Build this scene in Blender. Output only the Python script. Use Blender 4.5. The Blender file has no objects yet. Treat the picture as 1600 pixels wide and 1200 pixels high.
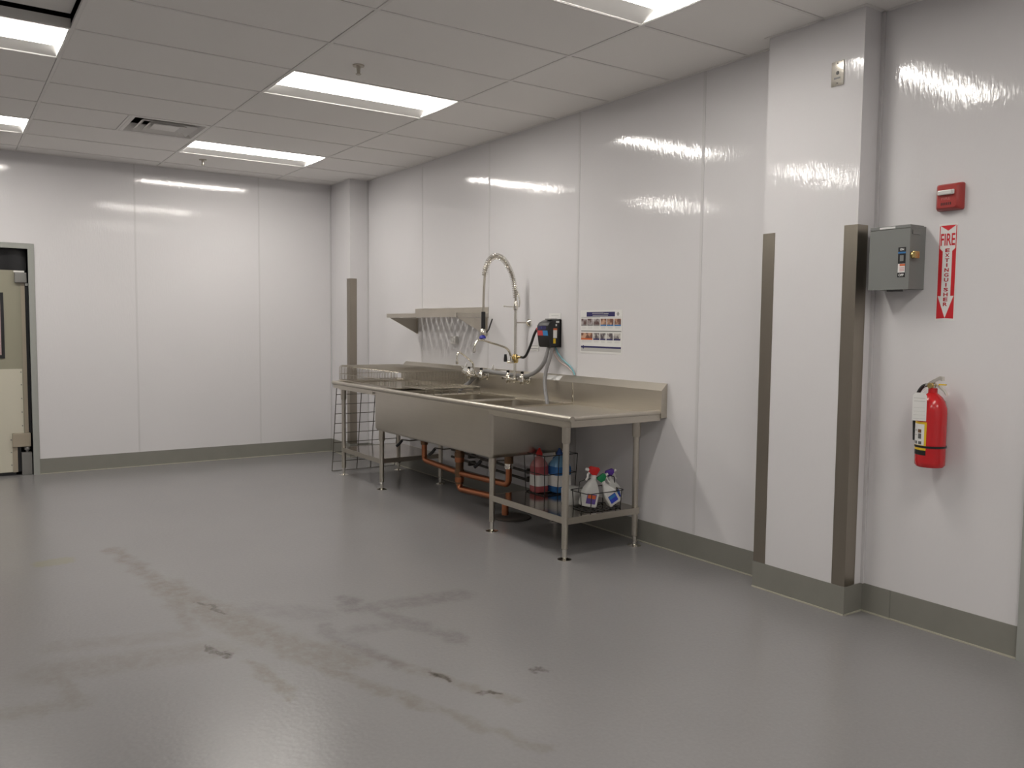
import bpy, bmesh, math, random
from mathutils import Vector, Matrix, Euler

random.seed(7)
scene = bpy.context.scene
COL = scene.collection
PI = math.pi

# ------------------------------------------------------------------ camera
CAM_H, YAW, PITCH, ROLL, FPX = 1.4543, -0.6001, -0.0684, 0.0101, 1305.69
cam_data = bpy.data.cameras.new('camera')
cam_data.sensor_fit = 'HORIZONTAL'
cam_data.sensor_width = 36.0
cam_data.lens = FPX / 1600.0 * 36.0
cam_data.clip_start = 0.05
cam = bpy.data.objects.new('camera', cam_data)
COL.objects.link(cam)
CAM_ROT = Matrix.Rotation(YAW, 3, 'Z') @ Matrix.Rotation(PI / 2 + PITCH, 3, 'X') @ Matrix.Rotation(ROLL, 3, 'Z')
cam.matrix_world = Matrix.Translation((0, 0, CAM_H)) @ CAM_ROT.to_4x4()
scene.camera = cam

# ------------------------------------------------------------------ world and exposure
world = bpy.data.worlds.new('world')
scene.world = world
world.use_nodes = True
world.node_tree.nodes['Background'].inputs[0].default_value = (0.6, 0.62, 0.65, 1)
world.node_tree.nodes['Background'].inputs[1].default_value = 0.05
vs = scene.view_settings
vs.view_transform = 'Standard'
vs.look = 'None'
vs.gamma = 1.0
vs.use_curve_mapping = False
vs.exposure = 0.0
LAMP = 6.5                       # radiance of the troffer diffusers
STRIP = 52.5                     # radiance of the narrow LED strip down the middle of each
LAMP_COL = (1.0, 0.952, 0.885)

# ------------------------------------------------------------------ room dimensions (metres)
H = 3.027                       # ceiling
W = 3.918                       # right wall
D = 9.083                       # back wall
GX, GY, GT = 0.6373, 5.1576, 0.6096
XL = GX - 3 * 2 * GT            # left wall
YN = GY - 14 * GT               # wall behind the camera
PX = 3.766                      # face of the near pillar
PY0, PY1 = 2.488, 3.060
FX, FY = 3.7015, 8.552          # corner pillar
BB = 0.1474                     # baseboard height
PAN = 0.004


# photograph pixel -> point on an axis plane of the room (used for what touches that plane)
def ray(u, v):
    return CAM_ROT @ Vector(((u - 800) / FPX, -(v - 600) / FPX, -1.0))


def onplane(ax, val, u, v):
    o = Vector((0, 0, CAM_H)); r = ray(u, v)
    return o + r * ((val - o[ax]) / r[ax])


def onx(val, u, v): return onplane(0, val, u, v)
def ony(val, u, v): return onplane(1, val, u, v)
def onz(val, u, v): return onplane(2, val, u, v)


# ------------------------------------------------------------------ mesh builder
class MB:
    def __init__(self):
        self.v, self.f, self.mi = [], [], []
        self.cur = 0

    def add(self, verts, faces):
        b = len(self.v)
        self.v += [Vector(p) for p in verts]
        self.f += [[b + i for i in fc] for fc in faces]
        self.mi += [self.cur] * len(faces)
        return self

    def box(self, x0, x1, y0, y1, z0, z1, bev=0.0):
        if x0 > x1: x0, x1 = x1, x0
        if y0 > y1: y0, y1 = y1, y0
        if z0 > z1: z0, z1 = z1, z0
        if bev <= 0:
            vs_ = [(x, y, z) for z in (z0, z1) for y in (y0, y1) for x in (x0, x1)]
            return self.add(vs_, [(0, 2, 3, 1), (4, 5, 7, 6), (0, 1, 5, 4), (2, 6, 7, 3), (0, 4, 6, 2), (1, 3, 7, 5)])
        bm = bmesh.new()
        bmesh.ops.create_cube(bm, size=1.0)
        for q in bm.verts:
            q.co = Vector(((x0 + x1) / 2 + q.co.x * (x1 - x0), (y0 + y1) / 2 + q.co.y * (y1 - y0), (z0 + z1) / 2 + q.co.z * (z1 - z0)))
        bmesh.ops.bevel(bm, geom=bm.edges[:] + bm.verts[:], offset=bev, segments=2, profile=0.6, affect='EDGES')
        self.frombm(bm)
        return self

    def frombm(self, bm):
        bm.verts.ensure_lookup_table()
        for i, q in enumerate(bm.verts): q.index = i
        self.add([q.co.copy() for q in bm.verts], [[q.index for q in fc.verts] for fc in bm.faces])
        bm.free()

    def rings(self, loops, cap0=True, cap1=True):
        n = len(loops[0]); vs_ = [p for l in loops for p in l]; fs = []
        for k in range(len(loops) - 1):
            for i in range(n):
                j = (i + 1) % n
                fs.append((k * n + i, k * n + j, (k + 1) * n + j, (k + 1) * n + i))
        if cap0: fs.append(tuple(range(n - 1, -1, -1)))
        if cap1: fs.append(tuple((len(loops) - 1) * n + i for i in range(n)))
        return self.add(vs_, fs)

    def tube(self, pts, r, n=8, closed=False):
        pts = [Vector(p) for p in pts]
        rr = r if isinstance(r, (list, tuple)) else [r] * len(pts)
        m = len(pts); tang = []
        for i in range(m):
            a = pts[i - 1] if (i > 0 or closed) else pts[i]
            b = pts[(i + 1) % m] if (i < m - 1 or closed) else pts[i]
            t = (b - a)
            tang.append(t.normalized() if t.length > 1e-9 else Vector((0, 0, 1)))
        up = Vector((0, 0, 1)) if abs(tang[0].z) < 0.9 else Vector((1, 0, 0))
        nrm = tang[0].cross(up).normalized()
        loops = []
        for i in range(m):
            nrm = (nrm - tang[i] * nrm.dot(tang[i])).normalized()
            bi = tang[i].cross(nrm)
            loops.append([pts[i] + (nrm * math.cos(2 * PI * k / n) + bi * math.sin(2 * PI * k / n)) * rr[i] for k in range(n)])
        if closed:
            return self.rings(loops + [loops[0]], False, False)
        return self.rings(loops)

    def cyl(self, a, b, r, n=16):
        return self.tube([a, b], r, n)

    def lathe(self, prof, n=24, c=(0, 0, 0), axis='Z'):
        loops = []
        for (r, h) in prof:
            l = []
            for k in range(n):
                a = 2 * PI * k / n
                q = (r * math.cos(a), r * math.sin(a), h)
                if axis == 'X': q = (-q[2], q[0], q[1])      # grows towards the room, away from the right wall
                l.append(Vector(q) + Vector(c))
            loops.append(l)
        return self.rings(loops)

    def prism(self, poly, ax, a, b):
        """polygon (two coordinates) extruded along axis ax between a and b"""
        def mk(p, t):
            if ax == 0: return (t, p[0], p[1])
            if ax == 1: return (p[0], t, p[1])
            return (p[0], p[1], t)
        return self.rings([[mk(p, a) for p in poly], [mk(p, b) for p in poly]])

    def build(self, name, mat, parent=None, smooth=None, local=False):
        org = Vector((0, 0, 0))
        if parent is not None and not local:
            o = parent
            while o is not None:
                org += o.location; o = o.parent
        me = bpy.data.meshes.new(name)
        me.from_pydata([p - org for p in self.v], [], self.f)
        mats = mat if isinstance(mat, (list, tuple)) else [mat]
        for m_ in mats: me.materials.append(m_)
        if len(mats) > 1: me.polygons.foreach_set('material_index', self.mi)
        bm = bmesh.new(); bm.from_mesh(me)
        bmesh.ops.recalc_face_normals(bm, faces=bm.faces[:])
        bm.to_mesh(me); bm.free()
        if smooth:
            me.shade_smooth()
            me.set_sharp_from_angle(angle=math.radians(smooth))
        me.update()
        ob = bpy.data.objects.new(name, me)
        COL.objects.link(ob)
        if parent is not None: ob.parent = parent
        return ob


def tag(o, label=None, cat=None, group=None, kind=None):
    if label: o['label'] = label
    if cat: o['category'] = cat
    if group: o['group'] = group
    if kind: o['kind'] = kind
    return o


def thing(name, label, cat, loc=(0, 0, 0), rot=None, group=None):
    o = bpy.data.objects.new(name, None)
    COL.objects.link(o)
    o.empty_display_size = 0.05
    o.location = loc
    if rot: o.rotation_euler = rot
    return tag(o, label, cat, group)


def struct(name, mb, mat, **k):
    return tag(mb.build(name, mat, **k), kind='structure')


def share(name, src, parent, loc):
    """another part that uses the mesh of src"""
    o = bpy.data.objects.new(name, src.data)
    COL.objects.link(o); o.parent = parent; o.location = loc
    return o


def smoothpath(pts, sub=8):
    """Catmull-Rom through the points"""
    pts = [Vector(p) for p in pts]
    out = []
    for i in range(len(pts) - 1):
        p0 = pts[max(i - 1, 0)]; p1 = pts[i]; p2 = pts[i + 1]; p3 = pts[min(i + 2, len(pts) - 1)]
        for k in range(sub):
            t = k / sub
            out.append(0.5 * ((2 * p1) + (p2 - p0) * t + (2 * p0 - 5 * p1 + 4 * p2 - p3) * t * t + (3 * p1 - p0 - 3 * p2 + p3) * t ** 3))
    out.append(pts[-1])
    return out


def rrect(x0, x1, y0, y1, r, z, seg=5):
    l = []
    for cx, cy, a0 in ((x1 - r, y1 - r, 0), (x0 + r, y1 - r, PI / 2), (x0 + r, y0 + r, PI), (x1 - r, y0 + r, 1.5 * PI)):
        for k in range(seg + 1):
            a = a0 + PI / 2 * k / seg
            l.append((cx + r * math.cos(a), cy + r * math.sin(a), z))
    return l


# ------------------------------------------------------------------ materials
def mat(name, col, rough=0.5, metal=0.0, spec=0.5, emit=None, strength=0.0, trans=0.0, coat=0.0):
    m = bpy.data.materials.new(name)
    m.use_nodes = True
    p = m.node_tree.nodes['Principled BSDF']
    p.inputs['Base Color'].default_value = (*col, 1)
    p.inputs['Roughness'].default_value = rough
    p.inputs['Metallic'].default_value = metal
    p.inputs['Specular IOR Level'].default_value = spec
    p.inputs['Transmission Weight'].default_value = trans
    p.inputs['Coat Weight'].default_value = coat
    if emit:
        p.inputs['Emission Color'].default_value = (*emit, 1)
        p.inputs['Emission Strength'].default_value = strength
    return m


class NT:
    """small helper for node trees"""
    def __init__(self, m):
        self.t = m.node_tree; self.p = self.t.nodes['Principled BSDF']

    def n(self, kind, **k):
        nd = self.t.nodes.new(kind)
        for a, b in k.items(): setattr(nd, a, b)
        return nd

    def l(self, a, b): self.t.links.new(a, b)

    def math(self, op, a, b=None, clamp=False):
        nd = self.n('ShaderNodeMath', operation=op, use_clamp=clamp)
        for i, x in enumerate((a, b)):
            if x is None: continue
            if isinstance(x, (int, float)): nd.inputs[i].default_value = x
            else: self.l(x, nd.inputs[i])
        return nd.outputs[0]

    def vmath(self, op, a, b=None, out=0, scale=None):
        nd = self.n('ShaderNodeVectorMath', operation=op)
        for i, x in enumerate((a, b)):
            if x is None: continue
            if isinstance(x, (tuple, list, Vector)): nd.inputs[i].default_value = tuple(x)
            else: self.l(x, nd.inputs[i])
        if scale is not None:
            if isinstance(scale, (int, float)): nd.inputs['Scale'].default_value = scale
            else: self.l(scale, nd.inputs['Scale'])
        return nd.outputs[out]

    def noise(self, vec, scale, detail=2.0, rough=0.5):
        nd = self.n('ShaderNodeTexNoise')
        self.l(vec, nd.inputs['Vector'])
        nd.inputs['Scale'].default_value = scale
        nd.inputs['Detail'].default_value = detail
        nd.inputs['Roughness'].default_value = rough
        return nd.outputs['Fac']

    def ramp(self, fac, a, b):
        nd = self.n('ShaderNodeMix', data_type='RGBA')
        if isinstance(fac, (int, float)): nd.inputs[0].default_value = fac
        else: self.l(fac, nd.inputs[0])
        for sock, x in ((nd.inputs[6], a), (nd.inputs[7], b)):
            if isinstance(x, (tuple, list)): sock.default_value = (*x, 1) if len(x) == 3 else x
            else: self.l(x, sock)
        return nd.outputs[2]

    def maprange(self, x, a, b, c, d, smooth=False):
        nd = self.n('ShaderNodeMapRange')
        if smooth: nd.interpolation_type = 'SMOOTHSTEP'
        self.l(x, nd.inputs['Value'])
        for i, q in enumerate((a, b, c, d)): nd.inputs[i + 1].default_value = q
        return nd.outputs['Result']

    def pos(self):
        return self.n('ShaderNodeNewGeometry').outputs['Position']

    def bump(self, height, strength, dist):
        nd = self.n('ShaderNodeBump')
        nd.inputs['Strength'].default_value = strength
        nd.inputs['Distance'].default_value = dist
        self.l(height, nd.inputs['Height'])
        self.l(nd.outputs['Normal'], self.p.inputs['Normal'])


def scaled(t, vec, s):
    return t.vmath('MULTIPLY', vec, s)


# glossy white fibreglass wall panel: fine waviness across the sheet
M_WALL = mat('wall_panel_white', (0.70, 0.688, 0.70), 0.06, spec=0.5)
t = NT(M_WALL)
P = t.pos()
n1 = t.noise(scaled(t, P, (75, 75, 20)), 1.0, 2.0)
n2 = t.noise(scaled(t, P, (7, 7, 2.5)), 1.0, 2.0)
h_ = t.math('ADD', t.math('MULTIPLY', n1, 0.0013), t.math('MULTIPLY', n2, 0.0012))
t.bump(h_, 1.0, 0.5)
n3 = t.noise(scaled(t, P, (1.2, 1.2, 0.6)), 1.0, 3.0)
t.l(t.ramp(n3, (0.69, 0.678, 0.69), (0.71, 0.698, 0.71)), t.p.inputs['Base Color'])

M_WALLSEAM = mat('wall_seam_white', (0.60, 0.59, 0.595), 0.35)
M_WALLCORE = mat('wall_core', (0.35, 0.35, 0.35), 0.8)

M_TILE = mat('ceiling_tile', (0.60, 0.585, 0.57), 0.85, spec=0.2)
t = NT(M_TILE); P = t.pos()
n1 = t.noise(P, 300.0, 1.0)
t.l(t.ramp(n1, (0.83, 0.81, 0.79), (0.91, 0.89, 0.87)), t.p.inputs['Base Color'])
M_TEE = mat('ceiling_tee', (0.80, 0.78, 0.76), 0.55)
M_DECK = mat('plenum_deck', (0.10, 0.10, 0.095), 0.9)
M_FIXT = mat('troffer_enamel', (0.78, 0.77, 0.75), 0.35)
M_STRIP = mat('troffer_led_strip', (0.9, 0.9, 0.9), 0.5, emit=LAMP_COL, strength=STRIP)
M_LAMP = mat('troffer_diffuser', (0.9, 0.9, 0.9), 0.5, emit=LAMP_COL, strength=LAMP)

M_BASE = mat('baseboard_vinyl', (0.185, 0.182, 0.165), 0.42)
t = NT(M_BASE); P = t.pos()
t.l(t.ramp(t.noise(P, 9.0, 4.0), (0.21, 0.206, 0.183), (0.245, 0.24, 0.212)), t.p.inputs['Base Color'])
M_CAULK = mat('caulk', (0.42, 0.40, 0.33), 0.6)

# painted concrete floor with stains and scuffs
M_FLOOR = mat('floor_epoxy', (0.17, 0.168, 0.172), 0.25, spec=0.5)
t = NT(M_FLOOR); P = t.pos()
warp = t.noise(P, 7.0, 3.0)
warp2 = t.noise(P, 31.0, 3.0)
grain = t.noise(P, 70.0, 3.0)
cloud = t.noise(P, 1.1, 4.0)
comb = t.n('ShaderNodeCombineXYZ')
t.l(t.math('MULTIPLY', t.math('SUBTRACT', warp, 0.5), 0.16), comb.inputs[0])
t.l(t.math('MULTIPLY', t.math('SUBTRACT', warp2, 0.5), 0.10), comb.inputs[1])
PW = t.vmath('ADD', P, comb.outputs[0])


def seg_mask(pa, pb, w, soft, amount):
    a = onz(0, *pa); b = onz(0, *pb); ba = b - a
    d = t.vmath('SUBTRACT', PW, a)
    hh = t.math('MULTIPLY', t.vmath('DOT_PRODUCT', d, ba / ba.length_squared, out=1), 1.0, clamp=True)
    off = t.vmath('SCALE', tuple(ba), scale=hh)
    ln = t.vmath('LENGTH', t.vmath('SUBTRACT', d, off), out=1)
    return t.maprange(ln, w, w + soft, amount, 0.0, True)


def stain(segs):
    acc = None
    for s in segs:
        m_ = seg_mask(*s)
        acc = m_ if acc is None else t.math('MAXIMUM', acc, m_)
    return acc


tan = stain([((176, 858), (250, 912), .01, .07, .55), ((250, 912), (330, 955), .03, .10, .6), ((330, 955), (430, 1000), .04, .12, .55),
             ((430, 1000), (540, 1035), .03, .12, .5), ((262, 930), (300, 985), .005, .06, .45),
             ((450, 1025), (660, 1100), .005, .05, .5), ((660, 1100), (850, 1170), .005, .04, .4),
             ((520, 1005), (800, 1095), .004, .05, .45), ((390, 1035), (460, 1090), .004, .04, .6),
             ((80, 1050), (330, 1015), .05, .12, .32), ((90, 1010), (290, 992), .03, .08, .22), ((0, 1118), (120, 1098), .02, .08, .35), ((85, 1050), (110, 1090), .015, .05, .35)])
grey = stain([((540, 935), (555, 950), .02, .07, .5), ((580, 950), (715, 930), .03, .10, .38), ((600, 960), (720, 1000), .01, .08, .4),
              ((560, 985), (620, 975), .02, .08, .3), ((400, 950), (500, 960), .02, .12, .25), ((500, 980), (620, 1040), .01, .06, .35)])
dark = stain([((328, 1010), (356, 1027), .004, .018, .9), ((668, 1052), (700, 1064), .004, .022, .7), ((752, 1082), (774, 1084), .004, .020, .8),
              ((310, 942), (355, 958), .002, .015, .6), ((836, 1046), (858, 1044), .006, .03, .5)])
green = stain([((74, 880), (96, 877), .055, .05, .45)])
brk = t.maprange(t.noise(scaled(t, P, (17, 13, 1)), 1.0, 5.0, 0.7), 0.34, 0.60, 0.3, 1.15)
base = t.ramp(cloud, (0.200, 0.196, 0.197), (0.230, 0.225, 0.226))
base = t.ramp(t.maprange(grain, 0.3, 0.7, 0.0, 0.22), base, (0.28, 0.275, 0.273))
base = t.ramp(t.math('MULTIPLY', t.math('MULTIPLY', tan, brk), 1.05, clamp=True), base, (0.150, 0.134, 0.104))
base = t.ramp(t.math('MULTIPLY', grey, brk), base, (0.105, 0.100, 0.096))
base = t.ramp(t.math('MULTIPLY', t.math('MULTIPLY', dark, brk), 1.3, clamp=True), base, (0.055, 0.048, 0.036))
base = t.ramp(green, base, (0.22, 0.21, 0.11))
t.l(base, t.p.inputs['Base Color'])
gb = t.noise(P, 42.0, 1.0)
t.bump(gb, 0.3, 0.0022)


def steel(name, col, rough, axis, amt=0.06, metal=1.0):
    m = mat(name, col, rough, metal)
    q = NT(m); p_ = q.pos()
    sc = [90.0, 90.0, 90.0]; sc[axis] = 2.0
    nn = q.noise(scaled(q, p_, tuple(sc)), 1.0, 2.0)
    n2_ = q.noise(p_, 6.0, 3.0)
    c2 = tuple(x * 0.86 for x in col)
    q.l(q.ramp(q.math('MULTIPLY', q.math('ADD', nn, n2_), 0.5), c2, col), q.p.inputs['Base Color'])
    return m


M_STEEL = steel('stainless_brushed', (0.60, 0.56, 0.49), 0.34, 1)
M_STEELV = steel('stainless_vertical_grain', (0.37, 0.333, 0.28), 0.30, 2)
M_WIRE = mat('plated_wire', (0.50, 0.465, 0.40), 0.32, 1.0)
M_POLISH = mat('stainless_polished', (0.42, 0.385, 0.34), 0.14, 1.0)
M_WIRED = mat('dull_wire', (0.16, 0.145, 0.125), 0.45, 0.8)
M_CHROME = mat('chrome', (0.80, 0.77, 0.70), 0.09, 1.0)
M_BRASS = mat('brass', (0.62, 0.47, 0.20), 0.25, 1.0)
M_COPPER = mat('copper', (0.46, 0.18, 0.09), 0.36, 1.0)
M_BRONZE = mat('tarnished_bronze', (0.22, 0.13, 0.075), 0.5, 0.8)
M_BLACK = mat('black_plastic', (0.012, 0.012, 0.013), 0.35)
M_RUBBER = mat('black_rubber', (0.012, 0.012, 0.014), 0.45)
M_BWIRE = mat('black_coated_wire', (0.012, 0.012, 0.012), 0.4)
M_HOSE = mat('grey_hose', (0.27, 0.265, 0.265), 0.4)
M_BLUETUBE = mat('blue_tubing', (0.18, 0.42, 0.48), 0.3)
M_PINKTUBE = mat('pink_tubing', (0.55, 0.42, 0.40), 0.3)
M_WHITE = mat('white_plastic', (0.72, 0.71, 0.69), 0.4)
M_PAPER = mat('white_paper', (0.72, 0.715, 0.70), 0.6)
M_GREY = mat('grey_enamel', (0.19, 0.196, 0.190), 0.42)
M_RED = mat('red_paint', (0.52, 0.012, 0.016), 0.22, coat=0.3)
M_ALARM = mat('red_alarm_plastic', (0.36, 0.035, 0.030), 0.32)
M_ALARMTXT = mat('alarm_lettering', (0.46, 0.13, 0.12), 0.4)
M_SIGNRED = mat('sign_red', (0.56, 0.012, 0.020), 0.4)
M_TEXTRED = mat('sign_text_red', (0.42, 0.008, 0.018), 0.5)
M_LENS = mat('strobe_lens', (0.62, 0.62, 0.60), 0.12)
M_YELLOW = mat('label_yellow', (0.75, 0.50, 0.02), 0.4)
M_FRAME = mat('door_frame_paint', (0.33, 0.34, 0.315), 0.45)
M_DOOR = mat('door_olive', (0.30, 0.285, 0.215), 0.5)
M_KICK = mat('kick_plate', (0.60, 0.57, 0.47), 0.45)
M_EDGE = mat('door_edge', (0.36, 0.31, 0.24), 0.5)
M_CASTGREY = mat('cast_grey', (0.23, 0.225, 0.215), 0.45, 0.3)
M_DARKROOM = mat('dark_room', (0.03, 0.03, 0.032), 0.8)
M_NAVY = mat('print_navy', (0.022, 0.018, 0.105), 0.45)
M_SKYBLUE = mat('print_blue', (0.03, 0.17, 0.42), 0.45)
M_ORANGE = mat('print_orange', (0.62, 0.13, 0.035), 0.45)
M_PRINTGREY = mat('print_grey', (0.24, 0.24, 0.235), 0.5)
M_PRINTLIGHT = mat('print_light', (0.48, 0.475, 0.46), 0.5)
M_PRINTTXT = mat('print_text', (0.12, 0.12, 0.12), 0.5)
M_REDL = mat('red_liquid_jug', (0.36, 0.075, 0.085), 0.3)
M_BLUEL = mat('blue_liquid_jug', (0.035, 0.15, 0.40), 0.25)
M_REDS = mat('red_jug_shoulder', (0.42, 0.17, 0.17), 0.3)
M_BLUES = mat('blue_jug_shoulder', (0.14, 0.30, 0.48), 0.28)
M_CAPRED = mat('cap_red', (0.55, 0.012, 0.012), 0.35)
M_CAPBLUE = mat('cap_blue', (0.03, 0.09, 0.32), 0.35)
M_CAPGREEN = mat('sprayer_green', (0.005, 0.22, 0.075), 0.35)
M_CAPPURPLE = mat('sprayer_purple', (0.10, 0.03, 0.33), 0.35)
M_BOTTLE = mat('bottle_white', (0.60, 0.60, 0.58), 0.35)
M_LBLBLUE = mat('label_blue', (0.03, 0.05, 0.42), 0.4)
M_LBLPURP = mat('label_purple', (0.10, 0.06, 0.26), 0.4)
M_DISPRED = mat('dispenser_red', (0.55, 0.06, 0.07), 0.4)
M_DISPBLUE = mat('dispenser_blue', (0.04, 0.24, 0.55), 0.4)
M_BLUEWIPE = mat('blue_ring', (0.015, 0.02, 0.28), 0.4)
M_VENTDARK = mat('vent_dark', (0.045, 0.042, 0.04), 0.7)
M_IRON = mat('cast_iron_drain', (0.10, 0.09, 0.08), 0.55, 0.4)
M_PINKGLASS = mat('door_window_pane', (0.42, 0.30, 0.30), 0.15)


def photo_mat(name, a, b, scale):
    m = mat(name, a, 0.5)
    q = NT(m)
    nn = q.noise(q.pos(), scale, 2.0)
    q.l(q.ramp(q.maprange(nn, 0.42, 0.58, 0, 1), a, b), q.p.inputs['Base Color'])
    return m


M_PH1 = photo_mat('print_photo_mono', (0.10, 0.055, 0.05), (0.42, 0.38, 0.38), 22)
M_PH2 = photo_mat('print_photo_warm', (0.16, 0.07, 0.05), (0.55, 0.33, 0.22), 25)
M_PH3 = photo_mat('print_photo_kitchen', (0.10, 0.08, 0.09), (0.52, 0.49, 0.46), 28)


def text_mesh(name, body, size, mat_, parent, loc, thick=0.0, width=None, height=None, sx=1.0):
    """flat lettering on a surface that faces -X (reading direction -Y), centred at loc"""
    cu = bpy.data.curves.new(name, 'FONT')
    cu.body = body; cu.size = size; cu.align_x = 'CENTER'; cu.align_y = 'CENTER'; cu.offset = thick
    tmp = bpy.data.objects.new(name, cu)
    COL.objects.link(tmp)
    dg = bpy.context.evaluated_depsgraph_get()
    me = bpy.data.meshes.new_from_object(tmp.evaluated_get(dg))
    bpy.data.objects.remove(tmp); bpy.data.curves.remove(cu)
    xs = [q.co.x for q in me.vertices]; ys = [q.co.y for q in me.vertices]
    cx, cy = (min(xs) + max(xs)) / 2, (min(ys) + max(ys)) / 2
    kx = width / (max(xs) - min(xs)) if width else sx
    ky = height / (max(ys) - min(ys)) if height else 1.0
    for q in me.vertices:
        q.co = Vector((0.0, -(q.co.x - cx) * kx, (q.co.y - cy) * ky))
    me.materials.clear(); me.materials.append(mat_)
    o = bpy.data.objects.new(name, me)
    COL.objects.link(o)
    o.parent = parent
    org = Vector((0, 0, 0)); q = parent
    while q is not None:
        org += q.location; q = q.parent
    o.location = Vector(loc) - org
    return o


# ================================================================== the room
YB = D + 0.30
struct('floor', MB().box(XL - 0.3, W + 0.3, YN - 0.3, D + 2.2, -0.12, 0.0), M_FLOOR)

# ---- back wall with the doorway at its left
DX1, DX0, DZ = 0.700, -0.95, 2.136       # clear opening
wb = struct('wall_back', MB().box(DX1 + 0.0, W + 0.2, D + PAN, D + 0.16, 0, H + 0.5)
            .box(XL - 0.2, DX0, D + PAN, D + 0.16, 0, H + 0.5).box(DX0, DX1, D + PAN, D + 0.16, DZ, H + 0.5), M_WALLCORE)
seams_b = [1.640, 2.880]
MB().prism([(0.754, 0), (seams_b[0] - 0.002, 0), (seams_b[0] - 0.002, H + 0.02), (DX0 - 0.05, H + 0.02), (DX0 - 0.05, DZ + 0.05), (0.754, DZ + 0.05)], 1, D, D + PAN).build('wall_panel', M_WALL, wb)
edges = seams_b + [FX + 0.1]
for a, b in zip(edges[:-1], edges[1:]):
    MB().box(a + 0.002, b - 0.002, D, D + PAN, 0, H + 0.02).build('wall_panel', M_WALL, wb)
MB().box(XL - 0.1, DX0 - 0.052, D, D + PAN, 0, H + 0.02).build('wall_panel', M_WALL, wb)
for x in seams_b:
    MB().box(x - 0.008, x + 0.008, D - 0.002, D, BB, H).build('seam_strip', M_WALLSEAM, wb)

# ---- right wall
wr = struct('wall_right', MB().box(W + PAN, W + 0.2, YN - 0.2, D + 0.16, 0, H + 0.5), M_WALLCORE)
seams_r = [3.6632, 4.8793, 6.101, 7.304]
edges = [PY1 - 0.05] + seams_r + [FY + 0.05]
for a, b in zip(edges[:-1], edges[1:]):
    MB().box(W, W + PAN, a + 0.002, b - 0.002, 0, H + 0.02).build('wall_panel', M_WALL, wr)
for y in seams_r:
    MB().box(W - 0.002, W, y - 0.011, y + 0.011, BB, H).build('seam_strip', M_WALLSEAM, wr)
MB().box(W, W + PAN, 1.722, PY0 + 0.03, 0, H + 0.02).build('wall_panel', M_WALL, wr)
MB().box(W, W + PAN, 0.70, 1.722, 2.19, H + 0.02).build('wall_panel', M_WALL, wr)
for y0, y1 in ((-0.52, 0.70), (-1.74, -0.52), (-2.96, -1.74), (YN - 0.1, -2.96)):
    MB().box(W, W + PAN, y0 + 0.002, y1 - 0.002, 0, H + 0.02).build('wall_panel', M_WALL, wr)

# ---- pillars
pl = struct('wall_right_pillar', MB().box(PX + PAN, W, PY0 + PAN, PY1 - PAN, 0, H + 0.02), M_WALLCORE)
MB().box(PX, PX + PAN, PY0, PY1, 0, H + 0.02).build('wall_panel', M_WALL, pl)
MB().box(PX + PAN, W, PY0, PY0 + PAN, 0, H + 0.02).build('wall_panel', M_WALL, pl)
MB().box(PX + PAN, W, PY1 - PAN, PY1, 0, H + 0.02).build('wall_panel', M_WALL, pl)
MB().box(W - 0.016, W - 0.001, PY0 - 0.016, PY0 - 0.001, BB, H).build('seam_strip', M_WALLSEAM, pl)
pc = struct('wall_corner_pillar', MB().box(FX + PAN, W, FY + PAN, D, 0, H + 0.02), M_WALLCORE)
MB().box(FX, FX + PAN, FY, D, 0, H + 0.02).build('wall_panel', M_WALL, pc)
MB().box(FX + PAN, W, FY, FY + PAN, 0, H + 0.02).build('wall_panel', M_WALL, pc)
MB().box(FX - 0.014, FX - 0.001, D - 0.014, D - 0.001, BB, H).build('seam_strip', M_WALLSEAM, pc)
MB().box(W - 0.014, W - 0.001, FY - 0.014, FY - 0.001, BB, H).build('seam_strip', M_WALLSEAM, pc)

# ---- the two walls behind and beside the camera
struct('wall_left', MB().box(XL - 0.2, XL, YN - 0.2, D + 0.16, 0, H + 0.5), M_WALL)
struct('wall_front', MB().box(XL - 0.2, W + 0.2, YN - 0.2, YN, 0, H + 0.5), M_WALL)

# ---- vinyl baseboards with a bead of caulk at the floor
BT = 0.005


def baseboard(name, runs, seams=()):
    root = None
    for (x0, x1, y0, y1) in runs:
        mb = MB().box(x0, x1, y0, y1, 0.0, BB)
        if root is None: root = struct(name, mb, M_BASE)
        else: mb.build('base_strip', M_BASE, root)
        c = 0.006
        if x1 - x0 > y1 - y0: k = MB().box(x0, x1, y0 - c, y0, 0.0, 0.007)
        else: k = MB().box(x0 - c, x0, y0, y1, 0.0, 0.007)
        k.build('caulk_bead', M_CAULK, root)
    return root


baseboard('baseboard_back', [(0.752, FX - BT, D - BT, D)])
baseboard('baseboard_corner', [(FX - BT, FX, FY - BT, D), (FX, W, FY - BT, FY)])
baseboard('baseboard_right', [(W - BT, W, PY1 + BT, 6.6), (W - BT, W, 6.602, FY - BT), (W - BT, W, 1.722, 2.325), (W - BT, W, 2.327, PY0 - BT)])
baseboard('baseboard_pillar', [(PX - BT, PX, PY0 - BT, PY1 + BT), (PX, W - BT, PY0 - BT, PY0), ])
bp = MB().box(PX, W - BT, PY1, PY1 + BT, 0, BB).build('base_strip', M_BASE, bpy.data.objects['baseboard_pillar'])

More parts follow.
